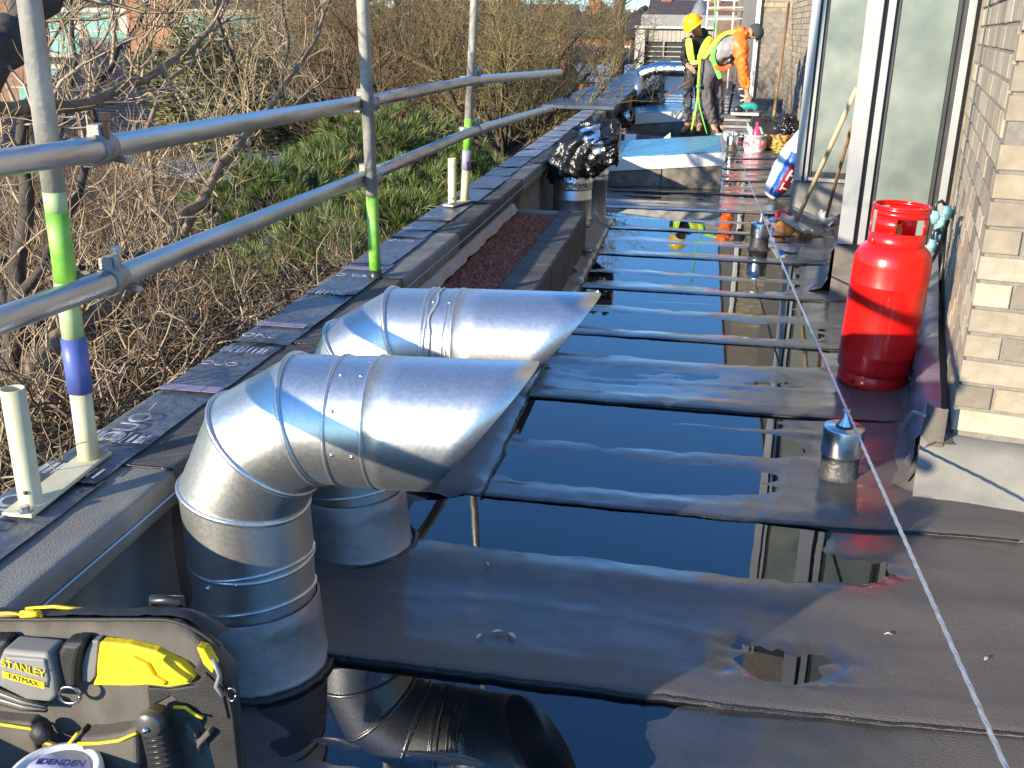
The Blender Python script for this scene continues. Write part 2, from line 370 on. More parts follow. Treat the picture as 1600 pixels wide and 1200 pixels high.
def duct(label, X, Y, dent=False, dirt=0, xe=0.0):
    t = thing('bent_duct', label, 'duct', 'pair of bent galvanised ducts', (X, Y, 0))
    r = .141; P = [(0,0,.10),(0,0,.29),(-.005,0,.447),(.055,0,.573),(.165,0,.640),(.245,0,.643),(.325,0,.646)]
    endc = (.545+xe, 0, .653)
    pts = P+[endc]
    rings = miter_rings(pts, r, 48, endplane=(.32,0,-.26)); n = 48
    secs = [(0,1),(1,2),(2,3),(3,4),(4,5),(5,6),(6,7)]
    for si, (i, j) in enumerate(secs):
        sc_ = 1.0 + (.012 if si in (1,5) else 0)
        ci, cj = Vector(pts[i]), Vector(pts[j]); R1, R2 = rings[i], rings[j]; vs = []; NS = 5
        for q in range(NS+1):
            u = q/NS
            for k in range(n):
                c = ci.lerp(cj, u); p = R1[k].lerp(R2[k], u); o = (p-c)*sc_
                p = c+o
                if dent and si == 5 and 0 < q < NS and 8 < k < 20: p -= o*.05*math.exp(-((k-13)/2.2)**2)
                vs.append(p)
        m = MB().add(vs, [(q*n+k, q*n+(k+1)%n, (q+1)*n+(k+1)%n, (q+1)*n+k) for q in range(NS) for k in range(n)], True)
        o = m.obj('duct_section', M_galv, t)
        if si == 6:
            so = o.modifiers.new('thick', 'SOLIDIFY'); so.thickness = .003
    for i in (1,2,3,4,5,6): bead([p+(p-Vector(pts[i]))*.012 for p in rings[i]], .0052 if i in (2,3,4) else .0038, Vector(pts[i])).obj('rim', M_galv, t)
    for q in range(2):                                                          # spiral seams on the riser
        z0 = .19+.09*q; ring = [Vector((r*1.012*math.cos(2*pi*k/48), r*1.012*math.sin(2*pi*k/48), z0+.03*math.cos(2*pi*k/48+.6))) for k in range(48)]
        bead(ring, .003, Vector((0,0,z0))).obj('seam', M_galv, t)
    for (x_, ph) in ((.262,-.15),(.305,-.15),(.262,1.1),(.305,1.1),(.262,.5),(.31,1.45)):
        MB().lathe([(.0001,.003),(.0026,.0026),(.004,0),(.004,-.003)], n=8, M=Matrix.Translation((x_, -math.cos(ph)*(r*1.014), .644+math.sin(ph)*(r*1.014))) @ Matrix.Rotation(pi/2-ph, 4, 'X')).obj('screw', M_steel, t)
    for ph, z in ((-1.9,.27),(-1.4,.29),(-1.25,.17),(-1.8,.155)):
        MB().lathe([(.0001,.004),(.004,.0035),(.006,0),(.006,-.003)], n=8, M=Matrix.Translation((math.cos(ph)*r*1.02, math.sin(ph)*r*1.02, z)) @ Matrix.Rotation(ph, 4, 'Z') @ Matrix.Rotation(pi/2, 4, 'Y')).obj('screw', M_steel, t)
    if dent:                                                                    # crushed, scraped collar
        for q, (x_, wv) in enumerate(((.252,.010),(.268,.016),(.300,.006),(.312,.005))):
            ring = []
            for k in range(64):
                a_ = 2*pi*k/64; rr = r*1.012+.003*abs(nz(k*.35, q*7)); ring.append(Vector((x_+wv*nz(k*.22, q*3.1)+.05*0, rr*math.cos(a_), .644+rr*math.sin(a_))))
            bead(ring, .0032 if q < 2 else .0024, Vector((x_,0,.644))).obj('crushed_seam', M_lead if q == 1 else M_galv, t)
    m = MB(); vs = []; n = 64                                                   # lead-grey sleeve dressed round the base
    zs = [(-.015,.172),(.004,.170),(.012,.162),(.03,.160),(.08,.155),(.13,.152),(.172,.149),(.176,.144)]
    for z, rr in zs:
        for k in range(n):
            a_ = 2*pi*k/n; q = rr+.0035*nz(math.cos(a_)*3, math.sin(a_)*3, z*14+X)
            zz = z+(.012*math.cos(a_+.5) if z > .12 else 0)
            vs.append((q*math.cos(a_), q*math.sin(a_), zz))
    m.add(vs, [(i*n+k, i*n+(k+1)%n, (i+1)*n+(k+1)%n, (i+1)*n+k) for i in range(len(zs)-1) for k in range(n)], True)
    m.obj('base_sleeve', M_lead, t)
    m = MB(); ring = [Vector((.175*math.cos(2*pi*k/64)*(1+.03*nz(k*.7,X)), .175*math.sin(2*pi*k/64)*(1+.03*nz(k*.5,2)), .004+.004*nz(k*.9,3))) for k in range(64)]
    bead(ring, .009, Vector((0,0,0))).obj('bitumen_collar', M_bitumen, t)
    return t
duct('near bent galvanised duct rising beside the tool bag and cut at a slant', -.945, 1.90)
duct('farther bent galvanised duct with a scraped dented collar, behind the near one', -.905, 2.50, dent=True, xe=.03)

# ------------------------------------------------------------------ brick building with a saw-tooth front
TH = math.radians(11); SV = Vector((math.sin(TH), math.cos(TH), 0)); FV = Vector((math.cos(TH), -math.sin(TH), 0))
C0 = Vector((.92,3.29,0)); A2 = C0+SV*2.55; L1 = Vector((.87,5.9,0)); A1 = L1+SV*2.497; L2 = Vector((.83,8.45,0)); A3 = L2+SV*2.5
bld = thing('brick_building', 'buff brick building with saw-tooth walls and tall frosted windows along the roof', 'building')
poly = [C0+FV*4, C0, A2, L1, A1, L2, A3, Vector((1.50,10.87,0)), Vector((1.53,19.6,0)), Vector((.97,19.68,0)), Vector((.99,34,0)), Vector((9,34,0)), Vector((9,2.0,0))]
core = MB().prism([(p.x, p.y) for p in poly], -5, 5.0).obj('wall', M_mortar, bld)
MB().prism([(p.x+dx_, p.y+dy_) for p, dx_, dy_ in zip(poly, [.02,-.05,-.02,-.05,-.02,-.05,-.02,-.05,-.05,-.05,-.05,.05,.05], [-.05,-.05,-.02,-.05,-.02,-.05,-.02,0,-.03,-.05,.05,.05,-.05])], 5.003, 5.10).obj('roof_edge', M_alu, bld)
def chamfer_brick(L, H, D):
    m = MB(); c = .003
    v = [(0,D,0),(L,D,0),(L,D,H),(0,D,H),(0,c,0),(L,c,0),(L,c,H),(0,c,H),(c,0,c),(L-c,0,c),(L-c,0,H-c),(c,0,H-c)]
    return m.add(v, [(0,1,5,4),(1,2,6,5),(2,3,7,6),(3,0,4,7),(4,5,9,8),(5,6,10,9),(6,7,11,10),(7,4,8,11),(8,9,10,11)])
PITCH, LENF, JT = .0855, .25, .011
bmesh_cache = {}
def brick_wall(P, D, NIN, L, z0, z1, limit, mt, mt_st, start=0.0, quoin=False, depth=.10):
    """bricks stand 9 mm proud of the mortar face; singles up to limit, the rest joined"""
    st = MB(); n = 0; row = 0; z = z0+.004
    while z+PITCH < z1+.03:
        x = start; H = PITCH-JT; first = True
        while x < L-.02:
            ln = LENF-JT
            if first: ln = (LENF if row % 2 == 0 else (.115 if quoin else LENF/2))-JT
            ln = min(ln, L-x)
            key = (round(ln,4), depth, mt.name)
            if key not in bmesh_cache: bmesh_cache[key] = chamfer_brick(ln, H, depth).mesh('brick', mt)
            jx, jn, jz = R.uniform(-.0015,.0015), R.uniform(-.002,.002), R.uniform(-.001,.001)
            M = Matrix(((D.x, NIN.x, 0, 0), (D.y, NIN.y, 0, 0), (0, 0, 1, 0), (0,0,0,1)))
            o3 = P + D*(x+jx) + NIN*(-.009+jn) + Vector((0,0,z+jz))
            M = Matrix.Translation(o3) @ M
            if n < limit:
                o = bpy.data.objects.new('brick', bmesh_cache[key]); C.objects.link(o); o.parent = core; o.matrix_world = M; n += 1
            else:
                q = chamfer_brick(ln, H, depth); st.add([M @ Vector(p) for p in q.v], q.f)
            x += ln+JT; first = False
        z += PITCH; row += 1
    if st.v: stuff(st.obj('brickwork', mt_st, core))
brick_wall(C0, FV, SV, 1.3, .2, 1.15, 42, M_brick, M_brick_st, start=-.009, quoin=True, depth=.10)
brick_wall(C0, SV, FV, 2.53, .2, 3.2, 200, M_brick, M_brick_st, start=.103, depth=.05)
brick_wall(C0+Vector((0,0,1.15-.15+.0)), FV, SV, 1.3, .2, 2.0, 0, M_brick, M_brick_st, start=-.009, quoin=True, depth=.10)
Wd = (Vector((1.53,19.6,0))-Vector((1.50,10.87,0))).normalized()
brick_wall(Vector((1.50,12.0,0)), Wd, Vector((1,0,0)), 7.6, .10, 2.4, 0, M_brick, M_brick_st, depth=.05)
Bd = (Vector((1.53,19.6,0))-Vector((.97,19.68,0))).normalized()
brick_wall(Vector((.97,19.68,0)), Bd, Vector((0,1,0)), .565, .13, 1.95, 58, M_brick_far, M_brick_st, start=0, depth=.05)
brick_wall(Vector((.97,19.68,1.95-.14)), Bd, Vector((0,1,0)), .565, .13, 2.4, 0, M_brick_far, M_brick_st, start=0, depth=.05)
brick_wall(A1-SV*1.3, SV, FV, 1.2, .3, 3.0, 0, M_brick, M_brick_st, depth=.05)
def Mw(P): return Matrix.Translation(P) @ Matrix(((FV.x, SV.x, 0, 0), (FV.y, SV.y, 0, 0), (0,0,1,0), (0,0,0,1)))
def window(P, zs, W, glass0, glass1, bars, sill):
    M = Mw(P)
    fr_ = MB().box(-.0, W, -.004, .05, zs+.0, 4.2, M).obj('window', M_gasket, bld)
    for (x0, x1, proud) in bars:
        MB().box(x0, x1, -proud, -.004, zs-.0, 4.2, M).obj('frame_bar', M_alu, fr_, bevel=.002)
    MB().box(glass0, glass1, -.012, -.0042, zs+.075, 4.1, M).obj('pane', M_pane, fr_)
    for (x0, x1) in ((glass0-.021, glass0-.003), (glass1+.003, glass1+.02)):
        MB().box(x0, x1, -.020, -.0042, zs+.03, 4.15, M).obj('gasket', M_gasket, fr_)
    if sill: MB().box(glass0-.02, W, -.045, -.004, zs+.002, zs+.03, M).obj('sill', M_alu, fr_, bevel=.002)
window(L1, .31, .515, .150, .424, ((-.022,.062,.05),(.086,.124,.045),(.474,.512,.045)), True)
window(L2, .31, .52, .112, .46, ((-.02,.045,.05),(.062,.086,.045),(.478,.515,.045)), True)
# felt upstands at the foot of the wall
up = MB()
def upstand(P, D, N, L, h, th, label=None, mt=M_felt_pale):
    """N points out of the wall; profile: vertical face with cove at the foot"""
    prof = [(0, h), (th*.6, h), (th, h-.03), (th+.004, .09), (th+.03, .03), (th+.10, .006), (th+.11, -.01)]
    vs = []; nn = max(2, int(L/.04))
    for q in range(nn+1):
        s_ = L*q/nn
        for (o_, z) in prof:
            p = P + D*s_ + N*(o_+.005*nz(s_*5, z*9, th)); vs.append((p.x, p.y, z+.004*nz(s_*7, o_*9)))
    K = len(prof); fs = [(q*K+p, q*K+p+1, (q+1)*K+p+1, (q+1)*K+p) for q in range(nn) for p in range(K-1)]
    return MB().add(vs, fs, True).obj('felt_upstand', mt, bld)
upstand(C0-FV*.10, FV, -SV, 3.0, .185, .10)
upstand(C0-SV*.10, SV, -FV, 2.66, .185, .09, mt=M_felt)
upstand(L1-FV*.03, FV, -SV, .56, .30, .05, mt=M_felt)
upstand(L2-FV*.03, FV, -SV, .56, .30, .05, mt=M_felt_pale)
upstand(L1, SV, -FV, 2.5, .28, .05, mt=M_felt)
upstand(A3+Vector((.0,0,0)), Vector((0,1,0)), Vector((-1,0,0)), 8.7, .16, .04, mt=M_felt)
upstand(Vector((.9,19.66,0)), Vector((1,0,0)), Vector((0,-1,0)), .7, .14, .05, mt=M_felt_pale)
# corner wrap of felt with a dripped edge
vs = []; prof = [(0,.30),(.004,.2),(.008,.1),(.03,.03),(.09,.010),(.16,.006)]
for q in range(25):
    a_ = math.radians(150+q*5.2)
    for (o_, z) in prof:
        rr = .05+o_; p = C0-SV*.035-FV*.045+Vector((math.cos(a_)*rr, math.sin(a_)*rr, 0)); vs.append((p.x, p.y, z+.004*nz(q*.4,z*9)))
K = len(prof); MB().add(vs, [(q*K+p, q*K+p+1, (q+1)*K+p+1, (q+1)*K+p) for q in range(24) for p in range(K-1)], True).obj('corner_wrap', M_felt, bld)
# crumpled dpc strip hanging out of the wall
mdpc = mat('lilac_grey_dpc', (.09,.088,.11), (.17,.165,.19), 12, .35, .5, bump=.4, bscale=30)
vs = []; nn = 60
for q in range(nn+1):
    s_ = 2.5*q/nn
    for (o_, z) in ((.0,.235),(.045,.215),(.075+.02*nz(s_*6,1),.17),(.07+.03*nz(s_*8,2),.10+.03*nz(s_*5,7)),(.085+.03*nz(s_*9,5),.03+.05*nz(s_*4,9)+.03)):
        p = C0+SV*(s_-.05)-FV*(o_+.04); vs.append((p.x, p.y, z+.10*sstep(.8,2.2,s_)+.012*nz(s_*14,z*20)))
MB().add(vs, [(q*5+p, q*5+p+1, (q+1)*5+p+1, (q+1)*5+p) for q in range(nn) for p in range(4)], True).obj('damp_proof_strip', mdpc, bld)
MB().tube([C0+SV*(-.09)-FV*.10+Vector((0,0,.27)), C0+SV*(.0)-FV*.13+Vector((0,0,.245)), C0+SV*(.05)-FV*.16+Vector((0,0,.16))], .007, 6).obj('mastic_bead', M_lead, bld)
# downpipe on the far corner
dp = thing('downpipe', 'white square downpipe running down the far brick wall', 'downpipe')
MB().box(.905,.955,19.58,19.64,.25,4).obj('pipe', mat('white_pvc', (.75,.76,.78), rough=.35), dp, bevel=.004)
MB().box(.962,.985,19.59,19.64,.25,4).obj('pipe', mat('white_pvc2', (.70,.71,.74), rough=.35), dp, bevel=.004)
for z in (.6,1.5): MB().box(.895,.965,19.63,19.67,z,z+.03).obj('bracket', M_alu, dp)

# ------------------------------------------------------------------ gas bottle
M_red = mat('red_paint', (.70,.006,.004), (.80,.010,.006), 5, .22, .34, bump=.06, bscale=18, coat=.35, coat_r=.15)
gb = thing('gas_bottle', 'large red gas bottle standing beside the frosted window and brick pier', 'gas bottle', None, (.852,4.33,0), math.radians(-20))
gb.rotation_euler = (0, math.radians(1.6), math.radians(-20)); gb.scale = (.86, .86, .895); gb.location.x = .838
r = .182
prof = [(.150,.005),(.168,.004),(.172,.02),(.172,.055),(.166,.066),(.166,.072),(r-.004,.082),(r,.10),(r,.165),(r+.0015,.170),(r,.175),(r,.50),(r+.0015,.505),(r,.510),(r,.60),
        (r-.004,.635),(r-.018,.665),(r-.045,.690),(r-.085,.708),(.055,.716),(.0001,.718)]
MB().lathe(prof, n=64).obj('body', M_red, gb)
def band(m, r0, r1, z0, z1, a0, a1, n=24):
    vs = []
    for k in range(n+1):
        a_ = a0+(a1-a0)*k/n
        for (rr, z) in ((r0,z0),(r1,z0),(r1,z1),(r0,z1)): vs.append((rr*math.cos(a_), rr*math.sin(a_), z))
    fs = [(k*4+j, k*4+(j+1)%4, (k+1)*4+(j+1)%4, (k+1)*4+j) for k in range(n) for j in range(4)]
    fs += [(3,2,1,0), (n*4, n*4+1, n*4+2, n*4+3)]
    m.add(vs, fs, True)
def rad(d): return math.radians(d)
m = MB(); rs, rt = .128, .132
band(m, rs-.004, rt, .850, .868, 0, 2*pi, 48)                                 # top ring
band(m, rs-.007, rt+.003, .866, .874, 0, 2*pi, 48)
GA, GB = rad(-135), rad(15)                                                # solid guard with a slot, gap at its left
band(m, rs-.004, rt, .66, .755, GA, GB, 40); band(m, rs-.004, rt, .825, .852, GA, GB, 40)
band(m, rs-.004, rt, .754, .826, GA, rad(-85), 14); band(m, rs-.004, rt, .754, .826, rad(-20), GB, 10)
band(m, rs-.004, rt, .66, .852, rad(-178), rad(-163), 6); band(m, rs-.004, rt, .66, .74, rad(-178), rad(-135), 12)
band(m, rs-.004, rt, .66, .852, rad(60), rad(125), 18); band(m, rs-.004, rt, .66, .72, rad(15), rad(60), 12)
o = m.obj('collar', M_red, gb)
o = MB().lathe([(.018,.71),(.018,.765),(.012,.768),(.012,.80),(.03,.802),(.03,.815),(.0001,.817)], n=20).obj('valve', mat('brass', (.55,.38,.12), (.45,.30,.10), 20, .35, metal=1), gb)
MB().box(-.05,-.01,-.012,.012,.77,.79).obj('valve_outlet', bpy.data.materials['brass'], gb)
MB().lathe([(.0001,0),(.0085,0),(.0085,-.004)], n=16, M=Matrix.Translation((-.172*math.cos(rad(68)), -.1745*math.sin(rad(68))-.002, .038)) @ Matrix.Rotation(rad(90),4,'X')).obj('drain_hole', M_black, gb)
MB().box(-.03,.03,-r-.001,-r+.003,.118,.122).obj('weld_mark', M_red, gb)

# ------------------------------------------------------------------ fall-arrest posts and wire
M_wrap = mat('black_post_wrap', (.03,.03,.032), (.075,.07,.065), 12, .35, .6, bump=.5, bscale=60)
def post(x, y, label):
    t = thing('anchor_post', label, 'anchor post', 'cable anchor posts', (x, y, 0))
    MB().lathe([(.085,.0),(.072,.008),(.064,.02),(.062,.10)], n=40).obj('wrapped_base', M_wrap, t)
    MB().lathe([(.063,.088),(.068,.088),(.0685,.092),(.0685,.182),(.067,.186),(.0001,.187)], n=48).obj('collar', M_steel, t)
    MB().lathe([(.026,.186),(.024,.195),(.008,.222),(.006,.25),(.0001,.252)], n=24).obj('cone', M_steel, t)
    MB().lathe([(.030,.186),(.030,.192),(.024,.193)], n=24).obj('washer', M_black, t)
    MB().tube([(-.012,0,.243),(.012,0,.243)], .006, 8).obj('bolt', M_steel, t)
post(.570,3.28,'steel capped anchor post nearest the camera, in front of the red gas bottle')
post(.492,7.10,'steel capped anchor post beside the broom head, second along the cable')
post(.455,13.1,'small far anchor post on the cable near the hand tools')
def sag(p, q, s_=.03, n=24): return [Vector(p).lerp(Vector(q), k/n)-Vector((0,0,s_*4*(k/n)*(1-k/n))) for k in range(n+1)]
wm = MB(); seg = sag((.66,-.9,.27),(.57,3.28,.246),.0,60)+sag((.57,3.28,.246),(.492,7.1,.246),.012)[1:]+sag((.492,7.1,.246),(.455,13.1,.235),.03)[1:]
for s3 in range(3):
    pts = []; 
    dense = []
    for i in range(len(seg)-1):
        kk = 8 if seg[i].y < 3.4 else 1
        for j in range(kk): dense.append(seg[i].lerp(seg[i+1], j/kk))
    for i, p in enumerate(dense):
        ph = p.y/.028*2*pi/6*1.0+s3*2*pi/3; pts.append(p+Vector((math.cos(ph)*.0026, 0, math.sin(ph)*.0026)))
    wm.tube(pts, .0031, 5)
tag(wm.obj('safety_cable', mat('steel_wire', (.55,.55,.54), (.75,.75,.74), 60, .35, metal=.8)), 'twisted steel safety cable running along the roof between anchor posts', 'cable')

# ------------------------------------------------------------------ brooms, cup, tape, sack, fittings
M_wood = mat('pale_wood', (.50,.38,.22), (.66,.53,.34), 6, .55, .7, stretch=(12,12,1), bump=.2)
M_wood2 = mat('brown_wood', (.22,.12,.06), (.34,.20,.11), 6, .6, stretch=(12,12,1), bump=.2)
br = thing('broom', 'pale wooden broom leaning on the window frame with worn orange bristles', 'broom')
h0, h1 = Vector((.795,7.78,.085)), Vector((.930,6.50,1.125))
MB().tube([h0, h0.lerp(h1,.5)+Vector((.004,0,0)), h1], [.0165,.0155,.0145], 12).obj('handle', M_wood, br)
hd = Matrix.Translation((.79,7.70,.075)) @ Matrix.Rotation(rad(-58),4,'Z') @ Matrix.Rotation(rad(10),4,'Y')
MB().box(-.17,.17,-.032,.032,-.012,.022,hd).obj('head', mat('worn_grey_wood', (.30,.28,.24), (.42,.39,.33), 20, .8), br, bevel=.004)
m = MB(); RB = random.Random(5)
for j in range(900):
    x, y = RB.uniform(-.165,.165), RB.uniform(-.028,.028); s = RB.uniform(-.02,.02)
    p = [Vector((x,y,-.012)), Vector((x+s*.4+(.012 if x>0 else -.01), y*1.7+s, -.045)), Vector((x+s+(.05 if x>0 else -.03)*abs(x)/.17, y*2.6+s*1.6, -.085+.012*RB.random()))]
    m.tube([hd @ q for q in p], [.0016,.0014,.0008], 3, cap=False)
m.obj('bristles', mat('orange_bristle', (.36,.14,.03), (.62,.32,.10), 30, .7), br)
MB().tube([h0-Vector((0,-.02,.03)), h0+Vector((.003,-.03,.04))], [.024,.02], 12).obj('socket', M_black, br)
po = thing('pole', 'brown wooden pole leaning on the window frame beside the broom', 'pole')
MB().tube([(1.055,8.14,.035),(1.0,7.4,.45),(.940,6.55,.915)], [.0125,.012,.012], 10).obj('shaft', M_wood2, po)
cup = thing('paint_scoop', 'dirty white plastic scoop on the foot of the brown pole', 'scoop', None, (1.06,8.08,.065))
Mc = Matrix.Rotation(rad(118),4,'Y') @ Matrix.Rotation(0,4,'Z')
MB().lathe([(.0001,-.08),(.036,-.08),(.038,-.07),(.055,.07),(.051,.07),(.035,-.066),(.0001,-.066)], n=28, M=Matrix.Rotation(rad(-35),4,'Z') @ Mc).obj('cup', mat('dirty_white', (.45,.44,.40), (.68,.67,.62), 18, .5), cup)
MB().box(-.06,-.045,-.01,.01,.01,.07).obj('lug', bpy.data.materials['dirty_white'], cup)
tp = thing('tape_roll', 'red roll of tape lying flat by the broom handle', 'tape', None, (.735,8.35,.02))
MB().lathe([(.028,0),(.050,0),(.052,.005),(.052,.04),(.050,.045),(.028,.045),(.028,0)], n=32).obj('roll', mat('red_tape', (.45,.02,.02), (.6,.05,.05), 10, .3), tp)
# sack
sk = thing('plastic_sack', 'white and blue plastic sack of sand slumped against the window frame', 'sack')
def blobmesh(fn, nu, nv, name, m, parent):
    vs = [fn(u/nu, v/nv) for v in range(nv+1) for u in range(nu)]
    fs = [(v*nu+u, v*nu+(u+1)%nu, (v+1)*nu+(u+1)%nu, (v+1)*nu+u) for v in range(nv) for u in range(nu)]
    o = MB().add(vs, fs, True).obj(name, m, parent); return o
Ms = Matrix.Translation((.70,9.30,.03)) @ Matrix.Rotation(rad(24),4,'Y') @ Matrix.Scale(1.2,4)
def sackf(u, v, grow=0.0):
    a_ = 2*pi*u; t = v; wid = .175*(math.sin(pi*min(.97,max(.03,t*.86+.12))))**.35*(1 if t < .8 else 1-.35*(t-.8)/.2); th = .115*(math.sin(pi*min(.985,max(.02,t*.9+.07))))**.55*(1-.45*t)
    p = Vector((th*math.cos(a_)*(1+.08*nz(u*9,t*5)) , wid*math.sin(a_)*(1+.05*nz(t*7,u*5)), .01+t*.66))
    p += Vector((.012*nz(u*14,t*9,2), .012*nz(u*9,t*12,5), 0))*(1 if .05 < t < .97 else 0)
    c = Vector((0,0,p.z)); p = c+(p-c)*(1+grow); return Ms @ p
blobmesh(sackf, 48, 40, 'sack_body', mat('translucent_white', (.40,.47,.52), (.60,.66,.70), 5, .3, .5, bump=.4, bscale=25), sk)
def patch(u0,u1,v0,v1,mt,name,grow=.03,skew=0):
    vs=[]; 
    for a_ in range(13):
        for b_ in range(13):
            v = v0+(v1-v0)*b_/12; u = u0+(u1-u0)*a_/12+skew*(b_/12); vs.append(sackf(u%1, v, grow))
    MB().add(vs, [(a_*13+b_, a_*13+b_+1, (a_+1)*13+b_+1, (a_+1)*13+b_) for a_ in range(12) for b_ in range(12)], True).obj(name, mt, sk)
patch(.66,.98,.03,.55,mat('blue_print', (.01,.07,.30), (.02,.12,.42), 8, .3),'blue_panel')
patch(.74,.92,.10,.42,mat('red_print', (.35,.01,.03), (.45,.02,.05), 8, .3),'red_panel',.05)
mwp = mat('white_print', (.8,.8,.8), rough=.4)
for q,(a0,a1,b0,b1) in enumerate([(.77,.79,.13,.22),(.77,.88,.15,.17),(.77,.79,.25,.38),(.86,.88,.25,.38),(.79,.86,.31,.33)]):
    patch(a0,a1,b0,b1,mwp,'white_lettering',.075)
# hose fittings hanging by the right window frame
M_teal = mat('pale_teal_plastic', (.22,.48,.50), (.30,.58,.60), 8, .35)
hf = thing('hose_couplings', 'pale teal hose couplings hanging on black hose by the brick pier', 'hose coupling')
for (x,y,z,ry) in ((1.205,5.25,.585,0),(1.235,5.25,.555,20),(1.25,5.2,.62,-10),(1.19,5.15,.46,0),(1.27,5.25,.60,60),(1.225,5.2,.50,0)):
    M = Matrix.Translation((x,y,z)) @ Matrix.Rotation(rad(ry),4,'Y')
    MB().lathe([(.010,-.032),(.017,-.032),(.019,-.012),(.022,-.010),(.022,.010),(.017,.012),(.017,.03),(.010,.03)], n=16, M=M).obj('coupling', M_teal, hf)
for q in ([(1.205,5.25,.60),(1.200,5.25,.65),(1.225,5.25,.665),(1.25,5.25,.64)],[(1.19,5.15,.48),(1.185,5.15,.53),(1.21,5.15,.54),(1.225,5.2,.50)],[(1.26,5.2,.58),(1.2,5.1,.42),(1.12,5.0,.30),(1.02,4.95,.22)],[(1.17,5.1,.43),(1.15,5.05,.30),(1.12,5.0,.2)],[(1.25,5.2,.56),(1.24,5.1,.40),(1.23,5.05,.25)]):
    MB().tube(q, .009, 8).obj('hose', M_black, hf)

# ------------------------------------------------------------------ edge protection: scaffold poles, rails, couplers
M_pole = mat('pale_galvanised', (.45,.45,.40), (.66,.65,.60), 10, .45, .65, metal=.55, bump=.2, bscale=60)
M_green = mat('green_paint', (.13,.42,.03), (.30,.55,.12), 22, .5)
M_gfade = mat('worn_green_paint', (.28,.48,.16), (.50,.55,.36), 16, .5)
M_blue = mat('blue_paint', (.05,.08,.30), (.10,.14,.42), 14, .45)
M_cream = mat('cream_paint', (.50,.47,.30), (.68,.64,.44), 9, .5, .65)
M_lilac2 = mat('faded_violet_paint', (.22,.21,.32), (.34,.32,.42), 16, .5)
M_rust = mat('rusty_fitting', (.28,.22,.18), (.46,.44,.40), 30, .5, .7, metal=.5, bump=.4)
M_orange = mat('rust_bolt', (.45,.20,.06), (.3,.12,.05), 30, .6)
SP = 'scaffold poles on the parapet'
def pole(x, y, lean, segs, label, r=.0242):
    t = thing('scaffold_pole', label, 'scaffold pole', SP, (x, y, .452)); 
    for (z0, z1, rr, mt, nm) in segs:
        m = MB().tube([(lean*(z0-.45), 0, z0-.452), (lean*(z0/2+z1/2-.45), 0, (z0+z1)/2-.452), (lean*(z1-.45), 0, z1-.452)], rr, 20); m.obj(nm, mt, t)
    return t
r_ = .0242
pole(-1.366,1.95,.012,[(.458,.64,r_*1.0,M_cream,'cream_foot'),(.638,.77,.0278,M_blue,'blue_sleeve'),(.768,.90,r_,M_gfade,'worn_green_band'),(.9,1.055,r_*1.001,M_green,'green_band'),(1.055,1.10,r_,M_gfade,'faded_band'),(1.10,3.2,r_,M_pole,'tube')],
     'near scaffold pole with green paint, a blue sleeve and a cream foot')
t = pole(-1.278,3.9,-.014,[(.452,.79,r_*1.001,M_green,'green_band'),(.79,3.2,r_,M_pole,'tube')], 'middle scaffold pole with a bright green lower half')
pole(-1.333,5.80,.055,[(.458,.655,r_,M_cream,'cream_foot'),(.65,.765,.028,M_lilac2,'violet_sleeve'),(.765,.945,r_*1.001,M_green,'green_band'),(.945,3.2,r_,M_pole,'tube')],
     'far scaffold pole with a short green band above a violet sleeve')
def foot(x, y, x2, y2, label):
    t = thing('scaffold_bracket', label, 'scaffold bracket', 'base plates of the poles', (0,0,0))
    d = Vector((x2-x, y2-y, 0)); L = d.length; M = Matrix.Translation((x, y, .462)) @ Matrix.Rotation(math.atan2(d.y, d.x), 4, 'Z')
    MB().box(-.045, L+.055, -.034, .034, 0, .009, M).obj('plate', M_cream, t, bevel=.002)
    m = MB(); n = 24; vs = []
    m.lathe([(.0245,.0),(.0245,.262),(.0215,.262),(.0215,.20),(.0001,.19)], n=n, M=Matrix.Translation((x2, y2, .470))); m.obj('stub_tube', M_cream, t)
    MB().lathe([(.0001,.001),(.0045,.001),(.0045,-.001)], n=10, M=Matrix.Translation((x2+.008, y2-.0245, .505)) @ Matrix.Rotation(pi/2,4,'X')).obj('pin_hole', M_black, t)
    for q in (-.036, L+.042):
        m = MB().lathe([(.017,.009),(.017,.012),(.010,.012),(.010,.022),(.0001,.022)], n=6, M=M @ Matrix.Translation((q, .012, 0)), smooth=False); m.obj('bolt', M_galv_tube, t)
foot(-1.366,1.95,-1.352,1.712,'cream base plate with an empty stub tube at the near pole')
foot(-1.333,5.80,-1.372,5.66,'small cream base plate with a short stub tube at the far pole')
tag(MB().lathe([(.0275,0),(.0275,.03),(.024,.03)], n=20, M=Matrix.Translation((-1.278,3.9,.455))).obj('pole_collar', M_black), 'black collar round the foot of the middle green pole', 'collar')
MBr = MB()
tag(MB().box(-1.44,-1.395,5.83,5.93,.455,.478).obj('brick_fragment', M_orange), 'broken orange brick fragment lying behind the far pole base', 'brick')
RAILS = 'guard rails along the parapet'
def rail(pts, label, r=.0242):
    o = MB().tube(pts, r, 20, hollow=True).obj('guard_rail', M_galv_tube); so = o.modifiers.new('t','SOLIDIFY'); so.thickness = .003
    return tag(o, label, 'guard rail', RAILS)
rail([(-1.31,.55,1.225),(-1.31,1.96,1.183),(-1.335,3.96,1.154)], 'upper guard rail tube nearest the camera, ending at the middle pole')
rail([(-1.335,4.0,1.153),(-1.275,5.79,1.158),(-1.09,8.1,1.115)], 'upper guard rail tube running on from the middle pole past the far pole')
rail([(-1.31,.55,.935),(-1.31,1.93,.886),(-1.335,4.0,.856)], 'lower guard rail tube nearest the camera, ending at the middle pole')
rail([(-1.335,4.04,.855),(-1.275,5.70,.878),(-1.20,8.45,.820)], 'lower guard rail tube running on from the middle pole past the far pole')
